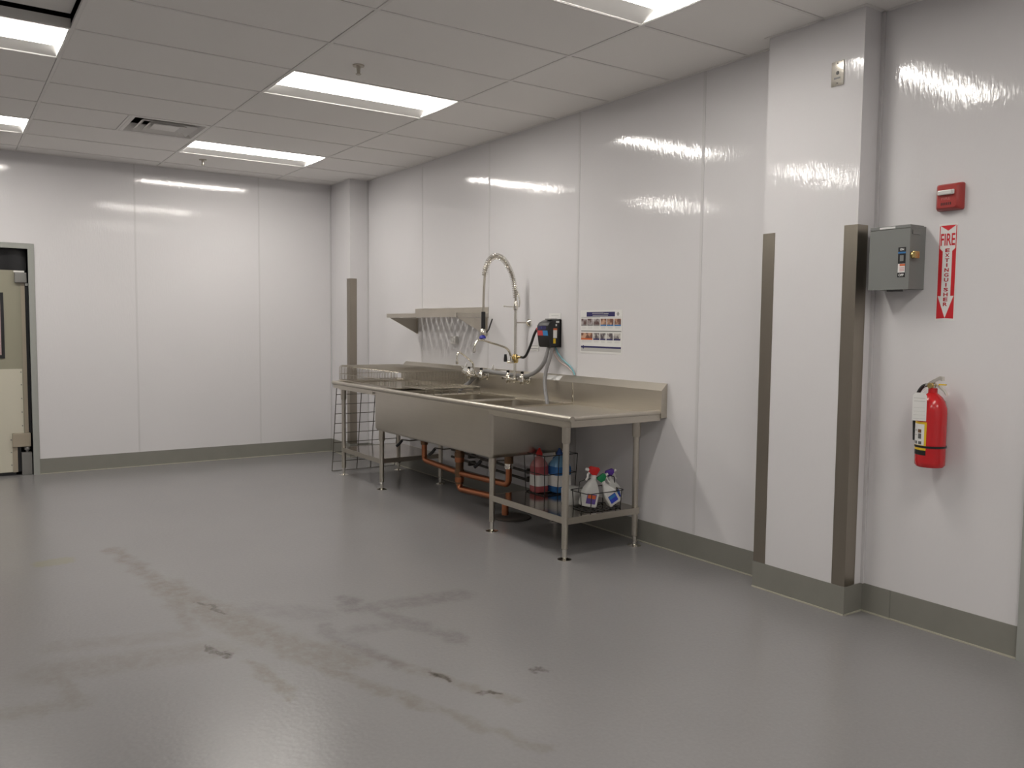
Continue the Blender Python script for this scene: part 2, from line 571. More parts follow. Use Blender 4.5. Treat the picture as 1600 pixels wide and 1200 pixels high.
# ---- suspended ceiling: deck, tees and tiles
ceil = struct('ceiling', MB().box(XL - 0.2, W + 0.2, YN - 0.2, D + 0.16, H + 0.5, H + 0.6), M_DECK)
XS = [GX + i * 2 * GT for i in range(-3, 3)] + [W]
YS = [GY + j * GT for j in range(-14, 7)] + [D]
lights = {(i, j) for i in (-1, 1) for j in (-12, -8, -4, 0, 4)} - {(-1, -4)}
GAP = 0.0118
TEEW = 0.0095
mt_src = None
for x in XS[1:-1]:
    mb = MB().box(x - TEEW, x + TEEW, YN, D, H, H + 0.006).box(x - 0.001, x + 0.001, YN, D, H + 0.006, H + 0.04)
    mb.build('main_tee', M_TEE, ceil)
tile_src = {}
tee_src = {}
for a, x0 in enumerate(XS[:-1]):
    i = a - 3
    for b, y0 in enumerate(YS[:-1]):
        x1 = XS[a + 1]; y1 = YS[b + 1]; j = b - 14
        wdt = round(x1 - x0, 4)
        if b > 0:
            if wdt in tee_src:
                share('cross_tee', tee_src[wdt], ceil, ((x0 + x1) / 2, y0, H))
            else:
                o = MB().box(-wdt / 2 + TEEW, wdt / 2 - TEEW, -TEEW, TEEW, 0.0, 0.006).build('cross_tee', M_TEE, ceil, local=True)
                o.location = ((x0 + x1) / 2, y0, H); tee_src[wdt] = o
        if (i, j) in lights: continue
        xa = x0
        if (i, j) == (0, 3):
            x1 = GX + GT            # the right half of this bay is the air diffuser
            MB().box(x1 - TEEW, x1 + TEEW, y0 + TEEW, y1 - TEEW, H, H + 0.006).build('cross_tee', M_TEE, ceil)
        z = H + 0.0035
        key = (round(x1 - xa, 3), round(y1 - y0, 3))
        c = ((xa + x1) / 2, (y0 + y1) / 2, z)
        if (i, j) == (-1, -1):
            # this tile is pushed up out of its bay
            o = MB().box(-GT + 0.02, GT - 0.012, -GT / 2 + 0.01, GT / 2 - 0.05, 0, 0.016).build('lifted_tile', M_TILE, ceil, local=True)
            o.location = (c[0], c[1], H + 0.065)
            continue
        if key in tile_src:
            share('ceiling_tile', tile_src[key], ceil, c)
        else:
            hx, hy = (x1 - xa) / 2 - GAP, (y1 - y0) / 2 - GAP
            o = MB().box(-hx, hx, -hy, hy, 0, 0.016).build('ceiling_tile', M_TILE, ceil, local=True)
            o.location = c; tile_src[key] = o
# wall angle round the edge of the ceiling
wa = MB()
wa.box(W - 0.022, W, PY1, FY, H, H + 0.003).box(W - 0.022, W, YN, PY0, H, H + 0.003).box(PX - 0.022, PX, PY0 - 0.02, PY1 + 0.02, H, H + 0.003)
wa.box(XL, FX, D - 0.022, D, H, H + 0.003).box(FX - 0.022, FX, FY - 0.02, D, H, H + 0.003).box(FX, W, FY - 0.022, FY, H, H + 0.003).box(PX, W, PY0 - 0.022, PY0, H, H + 0.003)
wa.build('wall_angle', M_TEE, ceil)


# ---- recessed troffers
def troffer(i, j, label):
    x0 = GX + i * 2 * GT + 0.016; x1 = x0 + 2 * GT - 0.032
    y0 = GY + j * GT + 0.014; y1 = y0 + GT - 0.028
    th = thing('ceiling_light', label, 'light', ((x0 + x1) / 2, (y0 + y1) / 2, H), group='recessed ceiling lights')
    wv, dp = 0.130, 0.032
    hb = MB()
    e = 0.004
    zt = H + 0.052
    hb.box(x0 - 0.010, x0 - 0.006, y0 - 0.008, y1 + 0.008, H + 0.007, zt).box(x1 + 0.006, x1 + 0.010, y0 - 0.008, y1 + 0.008, H + 0.007, zt)
    hb.box(x0 - 0.01, x1 + 0.01, y0 - 0.012, y0 - 0.008, H + 0.007, zt).box(x0 - 0.01, x1 + 0.01, y1 + 0.008, y1 + 0.012, H + 0.007, zt)
    hb.box(x0 - 0.01, x1 + 0.01, y0 - 0.012, y1 + 0.012, zt, zt + 0.004)
    hb.build('housing', M_FIXT, th)
    fr = MB()
    fw = 0.008
    fr.box(x0 - 0.006, x1 + 0.006, y0 - 0.006, y0 + 0.002, H + 0.002, H + 0.008).box(x0 - 0.006, x1 + 0.006, y1 - 0.002, y1 + 0.006, H + 0.002, H + 0.008)
    fr.box(x0 - 0.006, x0, y0 + 0.002, y1 - 0.002, H + 0.002, H + 0.008).box(x1, x1 + 0.006, y0 + 0.002, y1 - 0.002, H + 0.002, H + 0.008)
    fr.build('rim', M_FIXT, th)
    for ya, yb in ((y0, y0 + wv), (y1, y1 - wv)):
        MB().add([(x0, ya, H + 0.004), (x1, ya, H + 0.004), (x1, yb, H + dp), (x0, yb, H + dp),
                  (x0, ya, H + 0.006), (x1, ya, H + 0.006), (x1, yb, H + dp + 0.002), (x0, yb, H + dp + 0.002)],
                 [(0, 1, 2, 3), (7, 6, 5, 4), (0, 4, 5, 1), (2, 6, 7, 3), (1, 5, 6, 2), (0, 3, 7, 4)]).build('reflector_wing', M_FIXT, th)
    lens = MB().box(x0, x1, y0 + wv, y1 - wv, H + dp, H + dp + 0.004)
    for xa, xb in ((x0 - 0.004, x0), (x1, x1 + 0.004)):
        lens.prism([(y0 + 0.01, H + 0.0085), (y1 - 0.01, H + 0.0085), (y1 - wv, H + dp), (y0 + wv, H + dp)], 0, xa, xb)
    lens.build('diffuser', M_LAMP, th)
    ym = (y0 + y1) / 2
    MB().box(x0 + 0.02, x1 - 0.02, ym - 0.05, ym + 0.05, H + dp - 0.003, H + dp).build('led_strip', M_STRIP, th)
    return th


LBL = {(1, 0): 'largest recessed ceiling light seen whole, beside a sprinkler head',
       (1, 4): 'recessed ceiling light beside the air diffuser near the back wall',
       (1, -4): 'recessed ceiling light cut off by the top edge of the picture',
       (-1, 0): 'recessed ceiling light at the upper left beside the lifted ceiling tile',
       (-1, 4): 'small-looking recessed ceiling light at the left edge near the back wall'}
for (i, j) in sorted(lights):
    troffer(i, j, LBL.get((i, j), 'recessed ceiling light outside the picture, behind or beside the camera'))

# ---- square air diffuser with stepped cones
vx0, vx1 = GX + GT + 0.012, GX + 2 * GT - 0.012
vy0, vy1 = GY + 3 * GT + 0.012, GY + 4 * GT - 0.012
vcx, vcy = (vx0 + vx1) / 2, (vy0 + vy1) / 2
vt = thing('air_diffuser', 'square stepped metal air diffuser set in the ceiling grid', 'air vent', (vcx, vcy, H))
hv = (vx1 - vx0) / 2


def ring_frame(mb, ro, ri, zo, zi, th=0.003):
    def sq(r, z): return [(vcx - r, vcy - r, z), (vcx + r, vcy - r, z), (vcx + r, vcy + r, z), (vcx - r, vcy + r, z)]
    mb.rings([sq(ro, zo), sq(ri, zi), sq(ri - 0.001, zi + th), sq(ro, zo + th), sq(ro, zo)], False, False)


f = MB(); ring_frame(f, hv, hv - 0.028, H + 0.001, H + 0.001); ring_frame(f, hv - 0.026, hv - 0.075, H + 0.003, H + 0.06)
f.build('frame', M_TEE, vt)
for k, (ro, zo) in enumerate(((hv - 0.082, -0.004), (hv - 0.150, -0.002))):
    f = MB(); ring_frame(f, ro, ro - 0.06, H + zo, H + zo + 0.045)
    f.build('cone', M_TEE, vt)
MB().box(vcx - 0.098, vcx + 0.098, vcy - 0.098, vcy + 0.098, H + 0.004, H + 0.008).build('centre_plate', M_TEE, vt)
MB().box(vx0, vx1, vy0, vy1, H + 0.11, H + 0.115).build('backing', M_VENTDARK, vt)

# ---- sprinkler heads
for (x, y, lab) in ((2.15, 4.83, 'metal sprinkler head in the ceiling near the middle light'), (2.142, 8.443, 'small metal sprinkler head in the ceiling near the back wall')):
    s = thing('sprinkler_head', lab, 'sprinkler', (x, y, H), group='ceiling sprinklers')
    MB().lathe([(0.034, H - 0.004), (0.036, H + 0.002), (0.036, H + 0.0035)], 20, (x, y, 0)).build('escutcheon', M_WIRE, s, 40)
    MB().lathe([(0.010, H - 0.045), (0.012, H - 0.02), (0.014, H - 0.003)], 12, (x, y, 0)).build('stem', M_WIRE, s, 40)
    MB().lathe([(0.016, H - 0.052), (0.018, H - 0.048), (0.006, H - 0.045)], 12, (x, y, 0)).build('deflector', M_WIRE, s, 40)

# ================================================================== doors
# ---- swinging traffic door in the back wall
d1 = struct('door_1', MB().box(DX1, 0.752, D - 0.012, D + 0.16, 0, DZ + 0.046).box(DX0 - 0.052, DX0, D - 0.012, D + 0.16, 0, DZ + 0.046)
            .box(DX0, DX1, D - 0.012, D + 0.16, DZ, DZ + 0.046), M_FRAME)
YD = D + 0.055
leaf = MB().box(-0.80, 0.668, YD, YD + 0.045, 0.40, 1.935).box(-0.80, 0.560, YD, YD + 0.045, 0.03, 0.40)
lf = leaf.build('door_leaf', M_DOOR, d1)
MB().box(0.640, 0.672, YD - 0.004, YD, 0.40, 1.90).build('edge_strip', M_EDGE, lf)
MB().box(-0.78, 0.632, YD - 0.006, YD - 0.001, 0.40, 1.010).box(-0.78, 0.535, YD - 0.006, YD - 0.001, 0.035, 0.40).build('kick_plate', M_KICK, lf)
for z in (0.10, 0.22, 0.34, 0.47, 0.60, 0.73, 0.86, 0.98):
    xx = 0.622 if z > 0.42 else 0.525
    MB().lathe([(0.006, 0), (0.005, 0.003), (0.001, 0.004)], 8, (0, 0, 0)).build('rivet', M_CASTGREY, lf, local=True).matrix_local = \
        Matrix.Translation((xx, YD - 0.006, z)) @ Matrix.Rotation(PI / 2, 4, 'X')
MB().box(0.672, 0.700, YD + 0.012, YD + 0.022, 0.40, 1.80).build('side_gasket', M_RUBBER, d1)
MB().box(0.560, 0.606, YD + 0.012, YD + 0.022, 0.03, 0.40).build('side_gasket', M_RUBBER, d1)
MB().box(-0.80, 0.560, YD + 0.005, YD + 0.035, 0.004, 0.03).build('bottom_sweep', M_RUBBER, d1)
tg = MB(); tg.rings([[(x, YD + 0.02 + 0.012 * math.sin(x * 17), 1.935), (x, YD + 0.016 - 0.02 * math.sin(x * 23 + 1), DZ - 0.004), (x, YD + 0.022 - 0.02 * math.sin(x * 23 + 1), DZ - 0.004), (x, YD + 0.026 + 0.012 * math.sin(x * 17), 1.935)]
                     for x in [-0.80 + k * 1.49 / 40 for k in range(41)]])
tg.build('top_gasket', M_RUBBER, d1, 60)
MB().box(-0.42, 0.497, YD - 0.008, YD, 1.112, 1.725).build('window_gasket', M_RUBBER, lf)
MB().box(-0.39, 0.470, YD - 0.010, YD - 0.008, 1.142, 1.695).build('window_pane', M_PINKGLASS, lf)
MB().box(0.590, 0.690, YD - 0.035, YD + 0.04, 1.820, 1.915, 0.008).build('upper_hinge', M_CASTGREY, d1)
MB().box(0.585, 0.672, YD - 0.02, YD + 0.02, 1.917, 1.932).build('hinge_cap', M_WHITE, d1)
MB().box(0.676, 0.700, YD - 0.01, YD + 0.01, 1.795, 1.818).build('hinge_cap', M_WHITE, d1)
MB().box(0.535, 0.686, YD - 0.030, YD + 0.04, 0.270, 0.398, 0.006).build('lower_hinge', M_EDGE, d1)
MB().box(0.535, 0.575, YD - 0.012, YD - 0.006, 0.03, 0.270).build('hinge_arm', M_EDGE, d1)
MB().box(0.606, 0.692, YD - 0.035, YD + 0.05, 0.0, 0.215, 0.004).build('hinge_pedestal', M_CASTGREY, d1)
MB().lathe([(0.014, 0.205), (0.014, 0.235), (0.026, 0.24), (0.026, 0.262), (0.02, 0.272)], 16, (0.655, YD, 0)).build('hinge_pin', M_CASTGREY, d1, 40)
# the unlit room beyond
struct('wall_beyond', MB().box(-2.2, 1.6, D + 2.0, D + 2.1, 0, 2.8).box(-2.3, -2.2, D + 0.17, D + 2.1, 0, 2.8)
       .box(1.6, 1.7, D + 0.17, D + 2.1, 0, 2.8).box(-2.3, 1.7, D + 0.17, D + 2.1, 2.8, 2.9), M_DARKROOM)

# ---- door frame at the right edge of the picture
d2 = struct('door_2', MB().box(W - 0.020, W + 0.003, 1.665, 1.717, 0, 2.19).box(W - 0.020, W + 0.003, 0.70, 0.752, 0, 2.19).box(W - 0.020, W + 0.003, 0.752, 1.665, 2.138, 2.19), M_FRAME)
MB().box(W - 0.004, W + 0.003, 0.754, 1.663, 0.008, 2.136).build('door_leaf', M_FRAME, d2)
kb = MB().lathe([(0.028, 0.0), (0.028, 0.006), (0.012, 0.008), (0.012, 0.03), (0.026, 0.04), (0.028, 0.055), (0.015, 0.065)], 20, (W - 0.004, 1.60, 0.98), 'X')
kb.build('door_knob', M_CHROME, d2, 40)

# ================================================================== corner guards
GZ0, GZ1 = BB + 0.001, 1.978


def guard(name, label, poly, z0, z1):
    o = MB().prism(poly, 2, z0, z1).build(name, M_STEELV)
    return tag(o, label, 'corner guard', 'stainless corner guards')


e = 0.003
guard('corner_guard', 'stainless corner guard on the near edge of the pillar beside the grey switch box',
      [(PX - e, PY0 - e), (PX - e, PY0 + 0.073), (PX, PY0 + 0.073), (PX, PY0), (PX + 0.083, PY0), (PX + 0.083, PY0 - e)], GZ0, GZ1)
guard('corner_guard', 'narrow stainless corner guard on the far edge of the right-hand pillar',
      [(PX - e, PY1 + e), (PX - e, PY1 - 0.076), (PX, PY1 - 0.076), (PX, PY1), (PX + 0.083, PY1), (PX + 0.083, PY1 + e)], GZ0, GZ1)
guard('corner_guard', 'stainless corner guard on the corner pillar behind the wire baskets',
      [(FX - e, FY - e), (FX - e, FY + 0.078), (FX, FY + 0.078), (FX, FY), (FX + 0.078, FY), (FX + 0.078, FY - e)], GZ0, 1.962)

# ================================================================== the sink
SY0, SY1 = 3.930, 7.630         # right and left end
BY0, BY1 = 4.850, 6.740         # the block of bowls
SX0 = 3.112                     # front of the rolled rim
SXB = 3.865                     # face of the backsplash
ZR = 0.900                      # axis of the rolled rim
sink = thing('three_compartment_sink', 'long stainless steel sink with three bowls, two drainboards and backsplash', 'sink', (3.5, 5.78, 0))

# bowls: one outer shell and three inner tubs
sh = MB()
xo0, xo1 = SX0 + 0.028, 3.80
loops = [rrect(xo0, xo1, BY0, BY1, 0.035, ZR - 0.004), rrect(xo0, xo1, BY0, BY1, 0.035, 0.565), rrect(xo0 + 0.004, xo1 - 0.004, BY0 + 0.004, BY1 - 0.004, 0.035, 0.548),
         rrect(xo0 + 0.016, xo1 - 0.016, BY0 + 0.016, BY1 - 0.016, 0.03, 0.535), rrect(xo0 + 0.03, xo1 - 0.03, BY0 + 0.03, BY1 - 0.03, 0.025, 0.531)]
sh.rings(loops, False, True)
sh.build('bowl_shell', M_STEEL, sink, 35)
bw = (BY1 - BY0) / 3
for k in range(3):
    y0 = BY0 + k * bw + 0.012; y1 = BY0 + (k + 1) * bw - 0.012
    x0, x1 = xo0 + 0.012, xo1 - 0.012
    r = 0.06
    l2 = [rrect(x0, x1, y0, y1, r, 0.872), rrect(x0, x1, y0, y1, r, 0.61), rrect(x0 + 0.01, x1 - 0.01, y0 + 0.01, y1 - 0.01, r, 0.575),
          rrect(x0 + 0.04, x1 - 0.04, y0 + 0.04, y1 - 0.04, r * 0.7, 0.558)]
    b = MB().rings(l2, False, True).build('bowl', M_STEEL, sink, 35)
    MB().lathe([(0.045, 0.5585), (0.043, 0.562), (0.03, 0.560), (0.006, 0.559)], 20, (3.47, (y0 + y1) / 2, 0)).build('strainer', M_CHROME, b, 40)
# ledges round the bowls and rounded dividers
lg = MB().box(SX0 + 0.014, xo0 + 0.016, BY0, BY1, 0.868, 0.890).box(xo1 - 0.016, SXB, BY0, BY1, 0.868, 0.893)
lg.build('bowl_ledge', M_STEEL, sink)
for k in (1, 2):
    y = BY0 + k * bw
    MB().tube([(xo0 + 0.01, y, 0.872), (xo1 - 0.005, y, 0.872)], 0.0165, 12).build('divider', M_STEEL, sink, 50)

# drainboards
for (ya, yb, zo, zi) in ((SY0 + 0.012, BY0, 0.896, 0.884), (SY1 - 0.012, BY1, 0.896, 0.884)):
    MB().add([(SX0 + 0.012, ya, zo), (SXB, ya, zo), (SXB, yb, zi), (SX0 + 0.012, yb, zi), (SX0 + 0.012, ya, zo - 0.012), (SXB, ya, zo - 0.012), (SXB, yb, zi - 0.012), (SX0 + 0.012, yb, zi - 0.012)],
             [(0, 1, 2, 3), (7, 6, 5, 4), (0, 4, 5, 1), (1, 5, 6, 2), (2, 6, 7, 3), (3, 7, 4, 0)]).build('drainboard', M_STEEL, sink)
# rolled rim along the front and both ends
rm = MB()
rm.tube([(SX0 + 0.018, SY0 - 0.004, ZR), (SX0 + 0.018, SY1 + 0.004, ZR)], 0.019, 14)
rm.build('front_rim', M_STEEL, sink, 50)
for y in (SY0 + 0.014, SY1 - 0.014):
    MB().tube([(SX0 + 0.018, y, ZR), (SXB + 0.01, y, ZR + 0.004)], 0.017, 12).build('end_rim', M_STEEL, sink, 50)
# aprons below the rim
MB().box(SX0 + 0.014, SX0 + 0.020, SY0 + 0.004, BY0, 0.850, ZR).build('apron', M_STEEL, sink)
MB().box(SX0 + 0.014, SX0 + 0.020, BY1, SY1 - 0.004, 0.850, ZR).build('apron', M_STEEL, sink)
for y in (SY0 + 0.002, SY1 - 0.008):
    MB().box(SX0 + 0.014, SXB, y, y + 0.006, 0.852, ZR).build('apron', M_STEEL, sink)
# backsplash with sloped return to the wall and closed ends
MB().prism([(SXB, 0.868), (SXB, 1.048), (W - 0.006, 1.094), (W - 0.001, 1.094), (W - 0.001, 0.868)], 1, SY0 - 0.006, SY1 + 0.006).build('backsplash', M_STEEL, sink)
MB().box(SXB - 0.002, SXB, BY0 - 0.006, BY0 + 0.002, 0.900, 1.046).build('weld_seam', M_CHROME, sink)
# under-frame channels that carry the legs
for (ya, yb) in ((4.02, 4.10), (7.50, 7.58)):
    MB().box(3.16, 3.83, ya, yb, 0.836, 0.856).build('leg_channel', M_STEEL, sink)
MB().box(3.16, 3.22, 4.10, BY0, 0.838, 0.852).build('leg_channel', M_STEEL, sink)
MB().box(3.16, 3.22, BY1, 7.50, 0.838, 0.852).build('leg_channel', M_STEEL, sink)


def leg(x, y, ztop):
    l = MB().cyl((x, y, 0.07), (x, y, ztop - 0.05), 0.0205, 16).build('leg', M_STEEL, sink, 50)
    MB().lathe([(0.0225, ztop - 0.105), (0.0275, ztop - 0.095), (0.0275, ztop), ], 18, (x, y, 0)).build('socket', M_STEEL, l, 40)
    MB().lathe([(0.045, 0.0), (0.045, 0.004), (0.024, 0.010), (0.015, 0.014), (0.015, 0.075)], 18, (x, y, 0)).build('foot', M_CHROME, l, 40)


for (x, y, zt) in ((3.192, 4.062, 0.838), (3.797, 4.080, 0.838), (3.204, 4.918, 0.538), (3.775, 4.918, 0.538), (3.204, 6.715, 0.538), (3.775, 6.67, 0.538), (3.204, 7.560, 0.838), (3.785, 7.545, 0.838)):
    leg(x, y, zt)


def undershelf(y0, y1, z):
    s = MB().box(3.188, 3.80, y0, y1, z - 0.004, z).build('undershelf', M_POLISH, sink)
    for (a, b, c, d) in ((3.184, 3.190, y0, y1), (3.798, 3.804, y0, y1), (3.188, 3.80, y0 - 0.004, y0 + 0.002), (3.188, 3.80, y1 - 0.002, y1 + 0.004)):
        MB().box(a, b, c, d, z - 0.040, z + 0.001).build('shelf_edge', M_STEEL, s)


undershelf(4.045, 4.915, 0.265)
undershelf(6.720, 7.570, 0.272)

# ---- twist-handle drain valves under the bowls (part of the sink)
for (y, x) in ((6.475, 3.5), (5.869, 3.5), (5.146, 3.5)):
    w = MB().lathe([(0.05, 0.531), (0.048, 0.50), (0.034, 0.48), (0.034, 0.43)], 18, (x, y, 0)).build('drain_valve', M_BRONZE, sink, 40)
    hx = x - 0.16
    MB().tube([(x - 0.02, y + 0.03, 0.452), (x - 0.08, y + 0.12, 0.435), (x - 0.1, y + 0.24, 0.432)], 0.006, 6).build('handle_rod', M_IRON, w)
    MB().tube([(x - 0.1, y + 0.235, 0.425), (x - 0.115, y + 0.255, 0.395), (x - 0.135, y + 0.275, 0.372)], 0.013, 8).build('handle_grip', M_BLACK, w, 50)

# ---- copper drain line
cp = thing('copper_drain_pipe', 'copper drain pipe with three drops running under the sink bowls', 'pipe', (3.5, 5.85, 0.0))


def pipe(name, pts, r, mat_=M_COPPER, bend=0.05):
    out = [Vector(pts[0])]
    for i in range(1, len(pts) - 1):
        p, a, b = Vector(pts[i]), Vector(pts[i - 1]), Vector(pts[i + 1])
        da = (a - p).normalized() * bend; db = (b - p).normalized() * bend
        for k in range(7):
            t_ = k / 6
            out.append((p + da) * (1 - t_) ** 2 + p * 2 * t_ * (1 - t_) + (p + db) * t_ ** 2)
    out.append(Vector(pts[-1]))
    return MB().tube(out, r, 14).build(name, mat_, cp, 50)


pipe('left_branch', [(3.5, 6.475, 0.43), (3.5, 6.475, 0.272), (3.5, 5.90, 0.250)], 0.024)
pipe('right_branch', [(3.5, 5.146, 0.43), (3.5, 5.146, 0.268), (3.5, 5.84, 0.250)], 0.024)
pipe('middle_drop', [(3.5, 5.869, 0.43), (3.5, 5.869, 0.16)], 0.034, M_BRONZE)
pipe('main_run', [(3.5, 5.869, 0.20), (3.5, 5.869, 0.115), (3.5, 5.19, 0.150), (3.5, 5.19, 0.03)], 0.026)
for (y, z, r, m_) in ((6.475, 0.43, 0.031, M_BRONZE), (5.146, 0.41, 0.031, M_CHROME), (5.869, 0.40, 0.040, M_BRONZE), (5.869, 0.36, 0.038, M_COPPER), (5.869, 0.26, 0.038, M_BRONZE), (5.869, 0.195, 0.036, M_COPPER)):
    MB().lathe([(r, z - 0.02), (r + 0.002, z - 0.01), (r + 0.002, z + 0.01), (r, z + 0.02)], 16, (3.5, y, 0)).build('coupling', m_, cp, 40)
fd = thing('floor_drain', 'dark round floor drain under the copper pipe outlet', 'drain', (3.56, 5.19, 0))
MB().lathe([(0.145, 0.0005), (0.145, 0.010), (0.135, 0.014), (0.10, 0.012)], 28, (3.56, 5.19, 0)).build('ring', M_IRON, fd, 40)
MB().lathe([(0.099, 0.0005), (0.099, 0.010), (0.03, 0.008)], 28, (3.56, 5.19, 0)).build('grate', M_IRON, fd, 40)
# supply lines along the wall
for (z, lab) in ((0.300, 'upper dark water pipe running along the wall behind the sink legs'), (0.235, 'lower dark water pipe running along the wall behind the sink legs')):
    s = thing('water_pipe', lab, 'pipe', (3.86, 5.9, z), group='water pipes behind the sink')
    MB().tube([(3.865, 6.62, z + 0.02), (3.865, 4.94, z - 0.02)], 0.011, 10).build('tube', M_IRON, s, 50)
    for y in (6.3, 5.4):
        MB().box(3.85, W, y - 0.012, y + 0.012, z - 0.02, z + 0.02).build('pipe_clip', M_IRON, s)

# ================================================================== faucets
def valve_body(th, y, x=3.80, z=1.030):
    MB().tube([(x, y - 0.105, z), (x, y + 0.105, z)], 0.017, 14).build('mixing_body', M_CHROME, th, 50)
    for s in (-1, 1):
        yy = y + s * 0.10
        MB().cyl((x, yy, z), (SXB - 0.001, yy, z), 0.014, 12).build('inlet', M_CHROME, th, 50)
        fl = MB().lathe([(0.030, 0.0), (0.030, 0.008), (0.018, 0.016)], 18, (SXB - 0.001, yy, z), 'X').build('wall_flange', M_CHROME, th, 40)
        v = MB().lathe([(0.019, z - 0.03), (0.022, z - 0.02), (0.022, z + 0.03), (0.014, z + 0.04), (0.010, z + 0.055)], 16, (x, yy, 0)).build('valve', M_CHROME, th, 40)
        MB().lathe([(0.009, z + 0.050), (0.013, z + 0.055), (0.013, z + 0.068), (0.008, z + 0.072)], 12, (x, yy, 0)).build('knob', M_BLACK, v, 40)
        MB().tube([(x - 0.005, yy, z + 0.02), (x - 0.05, yy - 0.02, z + 0.018), (x - 0.075, yy - 0.032, z + 0.012)], [0.009, 0.008, 0.010], 10).build('lever', M_CHROME, v, 50)


fy = 5.512
pr_ = thing('pre_rinse_faucet', 'tall chrome pre-rinse faucet with spring hose, black spray handle and spout', 'faucet', (3.80, fy, 1.03))
valve_body(pr_, fy)
MB().cyl((3.80, fy, 1.03), (3.80, fy, 1.625), 0.0115, 14).build('riser', M_CHROME, pr_, 50)
arch = smoothpath([(3.80, fy, 1.60), (3.797, fy, 1.71), (3.775, fy, 1.82), (3.733, fy, 1.915), (3.672, fy, 1.985), (3.605, fy, 2.003), (3.545, fy, 1.965), (3.512, fy, 1.89), (3.502, fy, 1.80), (3.497, fy, 1.69), (3.495, fy, 1.565)], 10)
MB().tube(arch, 0.0095, 10).build('hose', M_WIRE, pr_, 60)
# spring wound round the upper hose
sp = []
acc = 0.0
for i in range(len(arch) - 1):
    a, b = arch[i], arch[i + 1]
    if i < 8 or i > 74: continue
    tg_ = (b - a).normalized(); side = Vector((0, 1, 0)); nn_ = tg_.cross(side)
    m_ = 10
    for k in range(m_):
        p = a.lerp(b, k / m_)
        acc += (b - a).length / m_ / 0.0150 * 2 * PI
        sp.append(p + (side * math.cos(acc) + nn_ * math.sin(acc)) * 0.0215)
MB().tube(sp, 0.0026, 5).build('spring', M_CHROME, pr_, 60)
MB().cyl((3.495, fy, 1.568), (3.495, fy, 1.435), 0.0165, 14).build('spray_handle', M_BLACK, pr_, 50)
hd = MB().lathe([(0.012, 1.44), (0.020, 1.425), (0.027, 1.41), (0.024, 1.395), (0.016, 1.385)], 16, (3.493, fy, 0)).build('spray_valve', M_CHROME, pr_, 40)
MB().lathe([(0.015, 1.386), (0.024, 1.376), (0.027, 1.362), (0.020, 1.360)], 16, (3.490, fy, 0)).build('nozzle_ring', M_BLUEWIPE, hd, 40)
MB().tube([(3.512, fy - 0.01, 1.405), (3.532, fy - 0.02, 1.43), (3.556, fy - 0.035, 1.515)], [0.008, 0.006, 0.005], 8).build('squeeze_lever', M_BLACK, hd, 50)
br = MB().cyl((3.80, fy, 1.488), (W - 0.001, 5.485, 1.488), 0.007, 10).build('wall_bracket', M_CHROME, pr_, 50)
MB().lathe([(0.030, 0.0), (0.030, 0.01), (0.016, 0.022), (0.010, 0.03)], 20, (W - 0.0005, 5.485, 1.488), 'X').build('bracket_flange', M_CHROME, br, 40)
hk = MB().tube([(3.80, fy, 1.612), (3.73, fy + 0.01, 1.613), (3.70, fy + 0.012, 1.616)], 0.004, 8).build('hook', M_CHROME, pr_, 50)
MB().lathe([(0.002, 0), (0.008, 0.006), (0.002, 0.013)], 10, (3.70, fy + 0.012, 1.609)).build('hook_ball', M_CHROME, hk, 50)
MB().lathe([(0.016, 1.585), (0.019, 1.60), (0.017, 1.64), (0.0115, 1.66)], 16, (3.80, fy, 0)).build('riser_coupling', M_CHROME, pr_, 40)
MB().tube(smoothpath([(3.812, fy - 0.03, 1.61), (3.815, fy - 0.034, 1.66), (3.806, fy - 0.024, 1.72), (3.796, fy - 0.018, 1.745)], 5), 0.005, 8).build('spring_keeper', M_CHROME, pr_, 50)
# add-on faucet on the riser
af = MB().lathe([(0.020, 1.165), (0.026, 1.175), (0.026, 1.215), (0.018, 1.235)], 16, (3.80, fy, 0)).build('add_on_body', M_BRASS, pr_, 40)
MB().tube([(3.80, fy, 1.175), (3.762, fy, 1.175), (3.735, fy + 0.02, 1.175)], 0.013, 12).build('spout_socket', M_CHROME, af, 50)
MB().lathe([(0.013, 1.175), (0.015, 1.19), (0.010, 1.235)], 12, (3.725, fy + 0.028, 0)).build('valve_knob', M_BLACK, af, 40)
MB().tube([(3.80, fy - 0.005, 1.208), (3.81, fy - 0.065, 1.214)], 0.010, 10).build('hose_barb', M_BRASS, af, 50)
so = MB().tube(smoothpath([(3.765, fy, 1.17), (3.760, fy, 1.215), (3.742, fy, 1.258), (3.705, fy, 1.290), (3.64, fy, 1.310), (3.56, fy, 1.331), (3.49, fy, 1.350), (3.452, fy, 1.347), (3.424, fy, 1.316), (3.414, fy, 1.275)], 6), 0.0095, 12).build('spout', M_CHROME, pr_, 60)
MB().lathe([(0.012, 1.252), (0.013, 1.262), (0.012, 1.285)], 12, (3.413, fy, 0)).build('aerator', M_CHROME, so, 40)

f2y = 6.12
f2 = thing('wall_faucet', 'low chrome wall faucet with a swing spout beside the wire baskets', 'faucet', (3.80, f2y, 1.03))
valve_body(f2, f2y)
so = MB().tube(smoothpath([(3.788, f2y, 1.03), (3.786, f2y, 1.10), (3.776, f2y, 1.142), (3.74, f2y, 1.172), (3.69, f2y, 1.208), (3.655, f2y, 1.230), (3.635, f2y, 1.229), (3.622, f2y, 1.205), (3.620, f2y, 1.16)], 6), 0.009, 12).build('spout', M_CHROME, f2, 60)
MB().lathe([(0.011, 1.135), (0.014, 1.145), (0.013, 1.165), (0.010, 1.172)], 12, (3.620, f2y, 0)).build('aerator', M_CHROME, so, 40)

